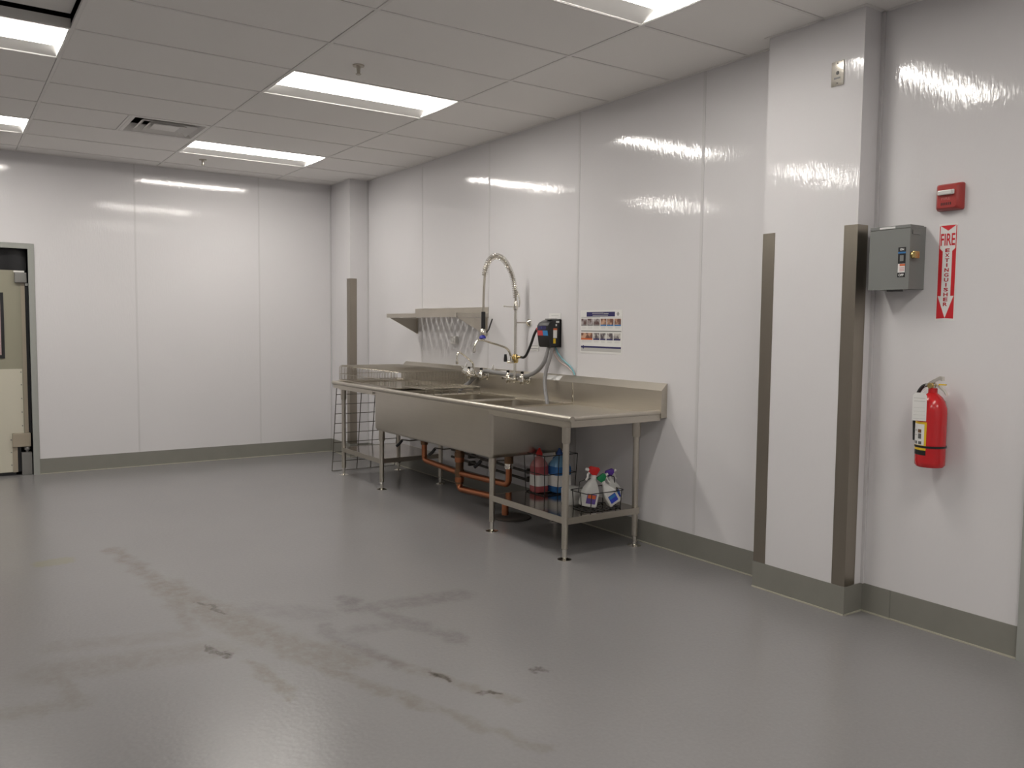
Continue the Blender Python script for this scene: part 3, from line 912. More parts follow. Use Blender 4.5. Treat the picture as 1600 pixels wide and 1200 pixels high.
# ================================================================== chemical dispenser, hoses
DY0, DY1 = 5.062, 5.200
dp = thing('chemical_dispenser', 'black wall-mounted chemical dispenser with red and blue label', 'dispenser', (W, 5.13, 1.30))
prof = [(W - 0.0005, 1.302), (W - 0.0005, 1.512), (W - 0.014, 1.516), (3.845, 1.506), (3.806, 1.490), (3.790, 1.466), (3.788, 1.430), (3.808, 1.312), (3.815, 1.302)]
mb = MB(); n_ = len(prof)
mb.rings([[(p[0], DY0 + 0.012, p[1]) for p in [(3.853 + (q[0] - 3.853) * 0.96, 1.41 + (q[1] - 1.41) * 0.96) for q in prof]],
          [(p[0], DY0 + 0.002, p[1]) for p in prof], [(p[0], DY1 - 0.002, p[1]) for p in prof],
          [(p[0], DY1 + 0.008, p[1]) for p in [(3.853 + (q[0] - 3.853) * 0.96, 1.41 + (q[1] - 1.41) * 0.96) for q in prof]]])
mb.build('housing', M_BLACK, dp, 30)


def slant(z):       # x of the front face at height z
    return 3.790 + (1.466 - z) * (-0.002 / 0.036) if z > 1.43 else 3.788 + (1.430 - z) * (0.020 / 0.118)


def frontlabel(name, y0, y1, z0, z1, m_, par):
    MB().add([(slant(z0) - 0.0012, y0, z0), (slant(z0) - 0.0012, y1, z0), (slant(z1) - 0.0012, y1, z1), (slant(z1) - 0.0012, y0, z1),
              (slant(z0) - 0.0002, y0, z0), (slant(z0) - 0.0002, y1, z0), (slant(z1) - 0.0002, y1, z1), (slant(z1) - 0.0002, y0, z1)],
             [(0, 1, 2, 3), (4, 5, 6, 7), (0, 1, 5, 4), (2, 3, 7, 6), (1, 2, 6, 5), (0, 3, 7, 4)]).build(name, m_, par)


frontlabel('red_label', 5.132, 5.198, 1.390, 1.428, M_DISPRED, dp)
frontlabel('blue_label', 5.070, 5.130, 1.390, 1.428, M_DISPBLUE, dp)
frontlabel('badge', 5.090, 5.185, 1.436, 1.462, M_NAVY, dp)
frontlabel('badge_mark', 5.140, 5.150, 1.440, 1.458, M_SKYBLUE, dp)
yl = DY0 + 0.0108
for (nm, x0, x1, z0, z1, m_) in (('side_label', 3.872, 3.902, 1.487, 1.502, M_PAPER), ('side_label', 3.868, 3.880, 1.462, 1.478, M_PAPER), ('side_label', 3.847, 3.882, 1.372, 1.432, M_PAPER),
                                 ('side_label', 3.847, 3.882, 1.432, 1.446, M_ORANGE), ('side_label', 3.848, 3.870, 1.330, 1.368, M_YELLOW)):
    MB().box(x0, x1, yl, yl + 0.004, z0, z1).build(nm, m_, dp)
MB().box(3.83, 3.90, 5.09, 5.16, 1.508, 1.520, 0.004).build('top_knob', M_CASTGREY, dp)
MB().cyl((3.800, 5.198, 1.440), (3.800, 5.216, 1.440), 0.012, 12).build('inlet_fitting', M_DISPRED, dp, 40)


def hose(name, label, pts, r, m_, group=None):
    o = MB().tube(smoothpath(pts, 8), r, 12).build(name, m_, None, 60)
    return tag(o, label, 'hose', group)


hose('water_hose', 'black hose curving from the faucet riser up to the dispenser',
     [(3.811, 5.444, 1.214), (3.805, 5.400, 1.214), (3.80, 5.355, 1.238), (3.80, 5.300, 1.315), (3.80, 5.255, 1.395), (3.80, 5.218, 1.440)], 0.0105, M_BLACK)
hose('discharge_hose', 'grey hose running from the dispenser left along the backsplash behind both faucets',
     [(3.840, 5.118, 1.301), (3.838, 5.135, 1.25), (3.833, 5.17, 1.18), (3.836, 5.245, 1.122), (3.837, 5.33, 1.085), (3.842, 5.42, 1.064), (3.846, 5.56, 1.062), (3.846, 5.75, 1.066), (3.846, 5.95, 1.074),
      (3.846, 6.08, 1.065), (3.840, 6.19, 1.010), (3.82, 6.26, 0.955), (3.765, 6.30, 0.90), (3.74, 6.32, 0.80)], 0.0165, M_HOSE)
hose('fill_hose', 'grey hose hanging straight down from the dispenser into the nearest bowl',
     [(3.845, 5.086, 1.301), (3.835, 5.10, 1.22), (3.818, 5.12, 1.12), (3.806, 5.12, 1.03), (3.795, 5.09, 0.95), (3.775, 5.04, 0.87), (3.77, 5.02, 0.78)], 0.0145, M_HOSE)
hose('supply_tube', 'pale blue chemical tube running from the dispenser to the backsplash',
     [(3.890, 5.100, 1.301), (3.895, 5.07, 1.25), (3.900, 5.01, 1.205), (3.902, 4.935, 1.165), (3.902, 4.90, 1.135), (3.904, 4.880, 1.100)], 0.006, M_BLUETUBE)
hose('supply_tube', 'pale pink chemical tube hanging below the blue one',
     [(3.880, 5.115, 1.301), (3.885, 5.10, 1.24), (3.895, 5.04, 1.19), (3.902, 4.96, 1.155), (3.904, 4.905, 1.12), (3.904, 4.895, 1.100)], 0.005, M_PINKTUBE)


# white stickers on the sloped top of the backsplash
def sticker(y0, y1, lab):
    def sl(x): return 1.048 + (x - SXB) * (0.046 / (W - 0.006 - SXB))
    xa, xb = SXB + 0.004, SXB + 0.036
    o = MB().add([(xa, y0, sl(xa) + 0.0003), (xa, y1, sl(xa) + 0.0003), (xb, y1, sl(xb) + 0.0003), (xb, y0, sl(xb) + 0.0003),
                  (xa, y0, sl(xa) + 0.0015), (xa, y1, sl(xa) + 0.0015), (xb, y1, sl(xb) + 0.0015), (xb, y0, sl(xb) + 0.0015)],
                 [(0, 1, 2, 3), (4, 5, 6, 7), (0, 1, 5, 4), (2, 3, 7, 6), (1, 2, 6, 5), (0, 3, 7, 4)]).build('label_sticker', M_PAPER)
    tag(o, lab, 'sticker', 'stickers on the backsplash')


sticker(6.30, 6.46, 'white sticker on the backsplash top left of the low faucet')
sticker(5.74, 5.87, 'white sticker on the backsplash top between the two faucets')
sticker(5.02, 5.20, 'white sticker on the backsplash top below the black dispenser')
for (y, lab) in ((6.40, 'small white hook on the backsplash left of the low faucet'), (5.965, 'small white hook on the backsplash right of the low faucet')):
    o = MB().tube(smoothpath([(3.895, y, 1.084), (3.885, y, 1.125), (3.872, y, 1.10), (3.858, y + 0.02, 1.085), (3.848, y + 0.03, 1.095)], 5), 0.006, 8).build('hose_hook', M_WHITE, None, 60)
    tag(o, lab, 'hook', 'white hose hooks')

# ================================================================== wall shelf with slatted top
SHY0, SHY1, SHX = 6.092, 7.432, 3.598
ws = thing('wall_shelf', 'stainless slatted wall shelf on two triangular brackets above the sink', 'shelf', (W, 6.76, 1.53))
MB().box(SHX, SHX + 0.004, SHY0, SHY1, 1.531, 1.568).build('front_lip', M_STEEL, ws)
MB().box(SHX, W - 0.001, SHY0, SHY0 + 0.004, 1.531, 1.568).build('end_lip', M_STEEL, ws)
MB().box(SHX, W - 0.001, SHY1 - 0.004, SHY1, 1.531, 1.568).build('end_lip', M_STEEL, ws)
MB().box(W - 0.006, W - 0.001, SHY0, SHY1, 1.560, 1.622).build('rear_upstand', M_STEEL, ws)
ns = 14; pitch = (SHY1 - SHY0 - 0.008) / ns
for k in range(ns):
    y0 = SHY0 + 0.004 + k * pitch
    MB().box(SHX + 0.004, W - 0.003, y0 + 0.012, y0 + pitch - 0.012, 1.560, 1.566).build('slat', M_STEEL, ws)
for y in (SHY0 + 0.03, SHY1 - 0.03):
    b = MB().prism([(SHX + 0.02, 1.529), (W - 0.002, 1.529), (W - 0.002, 1.375)], 1, y - 0.002, y + 0.002).build('bracket', M_STEEL, ws)
    MB().box(W - 0.006, W - 0.001, y - 0.018, y + 0.018, 1.375, 1.53).build('bracket_foot', M_STEEL, b)
# items fixed to the wall near it
ob = thing('wall_outlet_box', 'small white box on the wall under the slatted shelf', 'outlet', (W, 6.65, 1.32))
MB().box(W - 0.035, W - 0.001, 6.60, 6.69, 1.290, 1.362, 0.006).build('body', M_WHITE, ob)
MB().box(W - 0.040, W - 0.035, 6.622, 6.668, 1.308, 1.346, 0.002).build('knob', M_PAPER, ob)
pk = thing('wall_placard', 'thin white placard on the wall between faucet riser and dispenser', 'placard', (W, 5.41, 1.29))
MB().box(W - 0.003, W - 0.0005, 5.352, 5.476, 1.262, 1.312).build('card', M_PAPER, pk)
MB().box(W - 0.0036, W - 0.003, 5.355, 5.473, 1.302, 1.306).build('printed_line', M_PRINTGREY, pk)
MB().box(W - 0.0036, W - 0.003, 5.355, 5.473, 1.280, 1.284).build('printed_line', M_PRINTGREY, pk)
MB().box(W - 0.0036, W - 0.003, 5.38, 5.45, 1.268, 1.271).build('printed_line', M_PRINTLIGHT, pk)
pk = thing('paper_note', 'small pale paper note on the wall just above the dispenser', 'note', (W, 5.15, 1.54))
MB().box(W - 0.003, W - 0.0005, 5.072, 5.222, 1.518, 1.562).build('paper', M_PAPER, pk)
MB().box(W - 0.0036, W - 0.003, 5.10, 5.19, 1.540, 1.544).build('printed_line', M_PRINTLIGHT, pk)

# ================================================================== poster
po = thing('instruction_poster', 'white instruction poster with two rows of small photos and navy bands', 'poster', (W, 4.60, 1.27))
QY0, QY1, QZ0, QZ1 = 4.832, 4.374, 1.268, 1.581
MB().box(W - 0.002, W - 0.0005, QY1, QY0, QZ0, QZ1).build('sheet', M_PAPER, po)


def pp(u, v):       # poster coordinates 0..1 from its upper left corner
    return QY0 + (QY1 - QY0) * u, QZ1 + (QZ0 - QZ1) * v


def pbox(name, u0, v0, u1, v1, m_, lift=0.0005):
    y0, z0 = pp(u0, v0); y1, z1 = pp(u1, v1)
    return MB().box(W - 0.002 - lift, W - 0.002, y1, y0, z1, z0).build(name, m_, po)


pbox('title_band', .15, .045, .83, .15, M_NAVY)
for (u0, u1, v) in ((.29, .56, .075), (.57, .68, .085), (.30, .67, .122)):
    pbox('title_print', u0, v - .008, u1, v + .008, M_PRINTLIGHT, 0.0008)
yy, zz = pp(.90, .095)
MB().prism([(yy, zz + 0.016), (yy + 0.014, zz), (yy, zz - 0.016), (yy - 0.014, zz)], 0, W - 0.0026, W - 0.002).build('diamond_emblem', M_PRINTGREY, po)
MB().prism([(yy, zz + 0.008), (yy + 0.007, zz), (yy, zz - 0.008), (yy - 0.007, zz)], 0, W - 0.0030, W - 0.0026).build('emblem_centre', M_PRINTLIGHT, po)
pbox('rule', .02, .160, .49, .172, M_PRINTGREY)
pbox('rule', .51, .160, .98, .172, M_PRINTLIGHT)
pbox('rule', .02, .475, .98, .498, M_PRINTGREY)
for k, (u0, u1) in enumerate(((.02, .155), (.17, .31), (.325, .475), (.495, .635), (.65, .80), (.82, .97))):
    pbox('photo', u0, .20, u1, .365, M_PH1 if k < 3 else M_PH2)
    pbox('photo_caption', u0, .335, u1, .365, M_PRINTGREY if k < 3 else M_SKYBLUE, 0.0008)
    for q in range(2): pbox('caption_text', u0 + .02, .39 + q * .025, u1 - .02, .396 + q * .025, M_PRINTLIGHT)
for k, (u0, u1) in enumerate(((.02, .305), (.325, .475), (.495, .62), (.645, .79), (.81, .965))):
    pbox('photo', u0, .53, u1, .69, M_PH2 if k == 0 else M_PH3)
    pbox('photo_caption', u0, .655, u1, .69, M_ORANGE if k == 0 else M_NAVY, 0.0008)
    for q in range(2): pbox('caption_text', u0 + .02, .715 + q * .025, u1 - .02, .721 + q * .025, M_PRINTLIGHT)
pbox('footer_panel', .02, .86, .98, .955, M_PRINTLIGHT)
pbox('footer_band', .02, .835, .98, .875, M_NAVY, 0.0008)
yy, zz = pp(.08, .86)
MB().prism([(yy, zz + 0.015), (yy + 0.013, zz), (yy, zz - 0.015), (yy - 0.013, zz)], 0, W - 0.0032, W - 0.0028).build('footer_emblem', M_NAVY, po)

# ================================================================== wire baskets
def bar(parent, name, pts, r, m_, n=6, sm=True):
    return MB().tube(pts, r, n).build(name, m_, parent, 60 if sm else None)


# large upturned wire basket on the left drainboard
bx0, bx1, by0, by1, bz0, bz1 = 3.172, 3.838, 6.330, 7.618, 0.926, 1.066
wb1 = thing('wire_basket', 'large upturned wire basket on the left drainboard', 'wire basket', ((bx0 + bx1) / 2, (by0 + by1) / 2, bz0))
rc = 0.035
for z, r in ((bz0, 0.0045), (bz0 + 0.06, 0.003)):
    MB().tube([Vector(p) for p in rrect(bx0, bx1, by0, by1, rc, z)], r, 6, closed=True).build('hoop', M_WIRE, wb1, 60)
MB().tube([Vector(p) for p in rrect(bx0 + 0.02, bx1 - 0.02, by0 + 0.02, by1 - 0.02, rc, bz1 - 0.006)], 0.004, 6, closed=True).build('hoop', M_WIRE, wb1, 60)


def uwire(p0, p1, z0, z1, inset):
    """a wire that rises from p0, crosses at z1 and drops to p1"""
    p0 = Vector(p0); p1 = Vector(p1); d = (p1 - p0).normalized()
    pts = [(*p0, z0)]
    pts = [Vector((p0.x, p0.y, z0))]
    for k in range(5):
        a = PI / 2 * k / 4
        q = p0 + d * (inset * (1 - math.cos(a)))
        pts.append(Vector((q.x, q.y, z1 - inset + inset * math.sin(a))))
    for k in range(5):
        a = PI / 2 * (1 - k / 4)
        q = p1 - d * (inset * (1 - math.cos(a)))
        pts.append(Vector((q.x, q.y, z1 - inset + inset * math.sin(a))))
    pts.append(Vector((p1.x, p1.y, z0)))
    return pts


nw = 42
src = None
for k in range(nw):
    y = by0 + 0.03 + (by1 - by0 - 0.06) * k / (nw - 1)
    if src is None:
        src = bar(wb1, 'cross_wire', [(q.x, q.y, q.z) for q in uwire((bx0, y), (bx1, y), bz0, bz1, 0.028)], 0.0026, M_WIRE, 5)
    else:
        share('cross_wire', src, wb1, (0, y - (by0 + 0.03), 0))
src = None
nl = 20
for k in range(nl):
    x = bx0 + 0.035 + (bx1 - bx0 - 0.07) * k / (nl - 1)
    if src is None:
        src = bar(wb1, 'long_wire', [(q.x, q.y, q.z) for q in uwire((x, by0), (x, by1), bz0, bz1 - 0.005, 0.028)], 0.0026, M_WIRE, 5)
    else:
        share('long_wire', src, wb1, (x - (bx0 + 0.035), 0, 0))

# shallow wire rack lying across the bowls
rx0, rx1, ry0, ry1, rz0, rz1 = 3.20, 3.715, 5.895, 6.315, 0.8935, 0.945
wb2 = thing('wire_rack', 'shallow open wire rack lying across the sink bowls beside the big basket', 'wire rack', ((rx0 + rx1) / 2, (ry0 + ry1) / 2, rz0))
MB().tube([Vector(p) for p in rrect(rx0, rx1, ry0, ry1, 0.02, rz0)], 0.004, 6, closed=True).build('hoop', M_WIRE, wb2, 60)
MB().tube([Vector(p) for p in rrect(rx0, rx1, ry0, ry1, 0.02, rz1)], 0.004, 6, closed=True).build('hoop', M_WIRE, wb2, 60)
for k in range(7):
    y = ry0 + (ry1 - ry0) * k / 6
    bar(wb2, 'cross_wire', [(rx0, y, rz1), (rx1, y, rz1)], 0.004, M_WIRE)
for k in range(8):
    x = rx0 + (rx1 - rx0) * k / 7
    bar(wb2, 'long_wire', [(x, ry0, rz1 + 0.004), (x, ry1, rz1 + 0.004)], 0.004, M_WIRE)
    bar(wb2, 'upright', [(x, ry0, rz0), (x, ry0, rz1)], 0.003, M_WIRE)

# tall wire grid leaning against the left end of the sink
lx = (3.176, 3.44, 3.59, 3.862)
GT_, GB_ = (7.662, 0.872), (7.792, 0.006)
gr = thing('wire_grid', 'tall wire grid leaning against the left end of the sink', 'wire grid', (3.52, 7.79, 0.0))


def gpt(x, s): return (x, GB_[0] + (GT_[0] - GB_[0]) * s, GB_[1] + (GT_[1] - GB_[1]) * s)


for x in lx: bar(gr, 'upright', [gpt(x, 0), gpt(x, 1)], 0.0042, M_WIRED)
for k in range(10):
    s = k / 9.0
    bar(gr, 'rung', [gpt(lx[0], s), gpt(lx[-1], s)], 0.0034, M_WIRED)

# ================================================================== cleaning supplies on the right undershelf
SZ = 0.2665
# black wire crate with two jugs
c0, c1, e0, e1 = 3.475, 3.745, 4.66, 4.885
cr = thing('wire_crate', 'black wire crate holding the red and blue jugs on the undershelf', 'crate', ((c0 + c1) / 2, (e0 + e1) / 2, SZ))
ctop = SZ + 0.285
for z in (SZ + 0.003, SZ + 0.15, ctop):
    g = 0.012 * (z - SZ) / 0.28
    bar(cr, 'hoop', [(c0 - g, e0 - g, z), (c1 + g, e0 - g, z), (c1 + g, e1 + g, z), (c0 - g, e1 + g, z), (c0 - g, e0 - g, z)], 0.0032, M_BWIRE)
for (x, y) in [(c0, e0), (c1, e0), (c0, e1), (c1, e1), ((c0 + c1) / 2 - 0.02, e0), (c0, (e0 + e1) / 2), (c1, (e0 + e1) / 2), ((c0 + c1) / 2, e1)]:
    sx_, sy_ = (1 if x > 3.61 else -1), (1 if y > 4.77 else -1)
    bar(cr, 'post', [(x, y, SZ + 0.003), (x + sx_ * 0.012 * (x in (c0, c1)), y + sy_ * 0.012 * (y in (e0, e1)), ctop)], 0.0032, M_BWIRE)
for k in range(1, 5):
    bar(cr, 'floor_wire', [(c0, e0 + (e1 - e0) * k / 5, SZ + 0.003), (c1, e0 + (e1 - e0) * k / 5, SZ + 0.003)], 0.0025, M_BWIRE)


def jug(label, x, y, mbody, mcap, mlab, w, mshoulder):
    j = thing('jug', label, 'jug', (x, y, SZ + 0.006))
    z0 = SZ + 0.006
    def L(s, z, r): return rrect(x - w * s, x + w * s, y - w * s, y + w * s, r, z, 5)
    k = w / 0.07
    MB().rings([L(.90, z0, .02), L(1.0, z0 + .012, .028), L(1.0, z0 + .165, .03), L(.98, z0 + .185, .034 * k)]).build('bottle', mbody, j, 50)
    MB().rings([L(.978, z0 + .1852, .034 * k), L(.90, z0 + .205, .040 * k), L(.74, z0 + .225, .042 * k), L(.50, z0 + .242, .032 * k), L(.34, z0 + .252, .022 * k), L(.30, z0 + .262, .02 * k)]).build('shoulder', mshoulder, j, 50)
    MB().rings([L(1.012, z0 + .045, .029), L(1.012, z0 + .125, .031)], True, True).build('label', mlab, j, 50)
    MB().lathe([(.024, z0 + .260), (.025, z0 + .276), (.018, z0 + .288), (.009, z0 + .306), (.005, z0 + .314)], 18, (x, y, 0)).build('cap', mcap, j, 40)
    MB().tube(smoothpath([(x + .01, y + w * 0.6, z0 + .238), (x + .01, y + w * 1.1, z0 + .225), (x + .01, y + w * 1.12, z0 + .17), (x + .01, y + w * .95, z0 + .14)], 5), .010, 8).build('grip', mbody, j, 60)
    return j


jug('red liquid jug with white label and red cap in the black crate', 3.537, 4.812, M_REDL, M_CAPRED, M_PAPER, 0.056, M_REDS)
jug('blue liquid jug with white label and blue cap in the black crate', 3.664, 4.740, M_BLUEL, M_CAPBLUE, M_PAPER, 0.070, M_BLUES)

# white tub
tb = thing('white_tub', 'small white plastic tub with printed label behind the spray bottle caddy', 'tub', (3.49, 4.375, SZ))
def L_(s, z, r=0.022): return rrect(3.49 - .055 * s, 3.49 + .055 * s, 4.375 - .055 * s, 4.375 + .055 * s, r, z, 5)
MB().rings([L_(.92, SZ), L_(1, SZ + .01), L_(1.02, SZ + .10), L_(.95, SZ + .112), L_(.6, SZ + .114)]).build('body', M_BOTTLE, tb, 50)
MB().box(3.478, 3.530, 4.3187, 4.3192, SZ + .03, SZ + .088).build('label', M_PRINTLIGHT, tb)

# spray-bottle caddy
q0, q1, w0, w1 = 3.400, 3.715, 4.09, 4.29
cd = thing('wire_caddy', 'low black wire caddy holding leaning spray bottles on the undershelf', 'caddy', ((q0 + q1) / 2, (w0 + w1) / 2, SZ))
for z, ins in ((SZ + 0.003, 0.012), (SZ + 0.118, 0.0)):
    MB().tube([Vector(p) for p in rrect(q0 + ins, q1 - ins, w0 + ins, w1 - ins, 0.03, z)], 0.0032, 6, closed=True).build('hoop', M_BWIRE, cd, 60)
for (x, y) in ((q0 + .03, w0), (q1 - .03, w0), (q0 + .03, w1), (q1 - .03, w1), (q0, w0 + .08), (q1, w0 + .08)):
    ix = 0.012 if x == q0 else (-0.012 if x == q1 else 0)
    iy = 0.012 if y == w0 else (-0.012 if y == w1 else 0)
    bar(cd, 'post', [(x + ix, y + iy, SZ + .003), (x, y, SZ + .118)], 0.003, M_BWIRE)
for k in range(1, 6):
    x = q0 + (q1 - q0) * k / 6
    bar(cd, 'floor_wire', [(x, w0 + .012, SZ + .003), (x, w1 - .012, SZ + .003)], 0.0025, M_BWIRE)
bar(cd, 'handle', [(q0, (w0 + w1) / 2, SZ + .118), (q0 + .01, (w0 + w1) / 2, SZ + .185), (q0 + .05, (w0 + w1) / 2, SZ + .195), (q1 - .05, (w0 + w1) / 2, SZ + .205), (q1 - .01, (w0 + w1) / 2, SZ + .19), (q1, (w0 + w1) / 2, SZ + .118)], 0.0036, M_BWIRE)


def spray(label, loc, rot, mhead, mtrig, lab1, lab2, k=1.0, sg=1):
    s = thing('spray_bottle', label, 'spray bottle', loc, rot, 'spray bottles in the wire caddy')
    s.scale = (k, k, k)
    w, d = 0.060, 0.040
    def R(a, z, r): return rrect(-w * a, w * a, -d * a, d * a, r, z, 5)
    MB().rings([R(.92, 0, .016), R(1, .008, .02), R(1, .095, .02), R(.90, .125, .022), R(.52, .172, .016), R(.30, .190, .0095), R(.30, .205, .0095)]).build('bottle', M_BOTTLE, s, 50, local=True)
    MB().box(-.036, .036, -d - .0012, -d - .0002, .022, .092).build('label', lab1, s, local=True)
    MB().box(-.030, .030, -d - .0020, -d - .0012, .060, .086).build('label_print', lab2, s, local=True)
    MB().lathe([(.019, .200), (.019, .220), (.015, .224)], 16).build('collar', mtrig, s, 40, local=True)
    MB().rings([[(p[0] * sg, p[1], p[2]) for p in q] for q in (rrect(-.020, .016, -.012, .012, .006, .222), rrect(-.048, .024, -.014, .014, .008, .240), rrect(-.052, .034, -.014, .014, .008, .266), rrect(-.040, .024, -.010, .010, .006, .280))]).build('sprayer_head', mhead, s, 40, local=True)
    MB().cyl((-.050 * sg, 0, .253), (-.072 * sg, 0, .253), .011, 12).build('nozzle', mtrig, s, 40, local=True)
    MB().tube([(-.034 * sg, 0, .242), (-.048 * sg, 0, .222), (-.044 * sg, 0, .195), (-.054 * sg, 0, .176)], [.008, .008, .007, .006], 8).build('trigger', mtrig, s, 50, local=True)
    return s


def sp_rot(lean, yaw): return (0.0, lean, yaw)


spray('white spray bottle with red and white sprayer, leftmost in the caddy', (3.472, 4.185, SZ + 0.022), (0.04, 0.20, -0.28), M_CAPRED, M_WHITE, M_LBLPURP, M_ORANGE, 0.93)
spray('white spray bottle with a green sprayer in the middle of the caddy', (3.650, 4.125, SZ + 0.034), (0.06, -0.55, -0.28), M_CAPGREEN, M_WHITE, M_LBLBLUE, M_SKYBLUE, 0.78, -1)
spray('white spray bottle with a purple sprayer, nearest the wall', (3.738, 4.205, SZ + 0.034), (0.04, -0.32, -0.28), M_CAPPURPLE, M_WHITE, M_LBLBLUE, M_SKYBLUE, 0.76, -1)

# ================================================================== things on the right wall and pillar
# stainless wall plate
wp = thing('wall_plate', 'small bright stainless wall plate with centre hole high on the pillar', 'wall plate', (PX, 2.63, 2.74))
MB().box(PX - 0.006, PX - 0.0005, 2.594, 2.664, 2.678, 2.800, 0.002).build('plate', M_CHROME, wp)
for z in (2.789, 2.692):
    MB().lathe([(0.0035, 0), (0.003, 0.0015)], 10, (PX - 0.006, 2.629, z), 'X').build('screw', M_PRINTTXT, wp)
MB().lathe([(0.009, 0), (0.007, 0.002)], 14, (PX - 0.006, 2.629, 2.742), 'X').build('jack', M_PRINTTXT, wp)
MB().box(PX - 0.0068, PX - 0.006, 2.612, 2.648, 2.712, 2.721).build('engraved_strip', M_PRINTGREY, wp)

# alarm horn strobe
AY, AZ = 2.107, 2.078
al = thing('fire_alarm', 'red fire alarm horn strobe above the fire extinguisher sign', 'fire alarm', (W, AY, AZ))
def AL(hy, hz, r, x): return [(x, AY + p[0], AZ + p[1]) for p in [(q[0], q[1]) for q in rrect(-hy, hy, -hz, hz, r, 0, 4)]]
MB().rings([AL(.061, .062, .008, W - 0.0005), AL(.061, .062, .008, W - 0.014), AL(.054, .058, .010, W - 0.034), AL(.044, .052, .012, W - 0.044)]).build('housing', M_ALARM, al, 35)
MB().box(W - 0.062, W - 0.043, AY - .030, AY + .038, AZ + .006, AZ + .028, 0.005).build('strobe_lens', M_LENS, al)
MB().box(W - 0.052, W - 0.0435, AY - .036, AY - .022, AZ + .008, AZ + .030, 0.004).build('lens_end', M_PAPER, al)
for k in range(6):
    MB().box(W - 0.0455, W - 0.043, AY - .020 + k * .0085, AY - .0165 + k * .0085, AZ - .040, AZ - .028).build('grille_slot', M_BLACK, al)
text_mesh('lettering', 'FIRE', 0.02, M_ALARMTXT, al, (W - 0.0447, AY + .004, AZ - .010), 0.0004, width=0.042, height=0.012)

# extinguisher arrow sign
sg = thing('fire_extinguisher_sign', 'tall red and white arrow sign reading FIRE EXTINGUISHER', 'sign', (W, 2.115, 1.50))
g0, g1, gz0, gz1 = 2.160, 2.070, 1.504, 1.958         # left, right, bottom, top
MB().box(W - 0.0015, W - 0.0003, g1, g0, gz0, gz1).build('sign_sheet', M_PAPER, sg)


def sgp(u, v): return (g0 + (g1 - g0) * u, gz1 + (gz0 - gz1) * v)


def sgpoly(name, pts, m_, lift=0.0005):
    MB().prism([sgp(*p) for p in pts], 0, W - 0.0015 - lift, W - 0.0015).build(name, m_, sg)


sgpoly('red_notch', [(.08, .020), (.92, .020), (.50, .075)], M_SIGNRED)
sgpoly('red_border', [(.05, .020), (.09, .030), (.09, .26), (.05, .26)], M_SIGNRED)
sgpoly('red_border', [(.91, .030), (.95, .020), (.95, .26), (.91, .26)], M_SIGNRED)
sgpoly('red_band', [(.05, .255), (.09, .255), (.25, .285), (.25, .745), (.05, .745)], M_SIGNRED)
sgpoly('red_band', [(.75, .285), (.91, .255), (.95, .255), (.95, .745), (.75, .745)], M_SIGNRED)
sgpoly('red_corner', [(.05, .745), (.08, .745), (.50, .975), (.05, .980)], M_SIGNRED)
sgpoly('red_corner', [(.92, .745), (.95, .745), (.95, .980), (.50, .975)], M_SIGNRED)
yy, zz = sgp(.5, .165)
text_mesh('lettering', 'FIRE', 0.06, M_SIGNRED, sg, (W - 0.0022, yy, zz), 0.001, width=0.068, height=0.056)
for k, ch in enumerate('EXTINGUISHER'):
    yy, zz = sgp(.5, .268 + k * .0505 + .008)
    text_mesh('letter', ch, 0.024, M_TEXTRED, sg, (W - 0.0022, yy, zz), 0.0008, width=0.006 if ch == 'I' else 0.021, height=0.0175)

# grey safety switch box
BX, B0, B1, BZ0, BZ1 = 3.784, 2.430, 2.224, 1.650, 1.955
sb = thing('safety_switch_box', 'grey metal safety switch box with brass lever and ON OFF label', 'switch box', (W, 2.33, 1.65))
MB().box(BX + 0.004, W - 0.0005, B1, B0, BZ0 + 0.004, BZ1 - 0.004).build('enclosure', M_GREY, sb)
MB().box(BX, BX + 0.003, B1 - 0.001, B0 + 0.001, BZ0, BZ1 - 0.018, 0.001).build('cover', M_GREY, sb)
MB().box(BX, W - 0.02, B1 - 0.001, B0 + 0.001, BZ1 - 0.016, BZ1, 0.002).build('top_hood', M_GREY, sb)
MB().box(BX - 0.001, BX, 2.300, 2.380, BZ1 - 0.013, BZ1 - 0.004).build('white_tape', M_PAPER, sb)
MB().box(3.80, 3.86, B1 - 0.004, B1 - 0.001, BZ1 - 0.045, BZ1 - 0.025).build('hasp', M_GREY, sb)
s0, s1 = 2.280, 2.242
MB().box(BX - 0.0010, BX, s1, s0, 1.708, 1.850).build('label_plate', M_BLACK, sb)
MB().box(BX - 0.0014, BX - 0.0010, s1 + .001, s0 - .001, 1.730, 1.772).build('warning_label', M_PAPER, sb)
MB().box(BX - 0.0017, BX - 0.0014, s1 + .001, s0 - .010, 1.761, 1.771).build('warning_band', M_ORANGE, sb)
for z in (1.752, 1.745, 1.738): MB().box(BX - 0.0017, BX - 0.0014, s1 + .004, s0 - .010, z, z + .002).build('printed_line', M_DISPRED, sb)
MB().box(BX - 0.0014, BX - 0.0010, s1, s0, 1.820, 1.828).build('blue_band', M_SKYBLUE, sb)
MB().box(BX - 0.0020, BX - 0.0010, s1 + .010, s0 - .010, 1.784, 1.812).build('window', M_GREY, sb)
text_mesh('lettering', 'ON', 0.015, M_PAPER, sb, (BX - 0.0016, 2.261, 1.8395), 0.0006, width=0.020, height=0.0105)
text_mesh('lettering', 'OFF', 0.015, M_PAPER, sb, (BX - 0.0016, 2.261, 1.7185), 0.0006, width=0.026, height=0.0115)
lv = MB().cyl((3.806, B1, 1.812), (3.806, B1 - 0.012, 1.812), 0.017, 14).build('lever_hub', M_BRASS, sb, 40)
MB().box(3.786, 3.828, B1 - 0.026, B1 - 0.012, 1.795, 1.829, 0.004).build('lever', M_BRASS, lv)
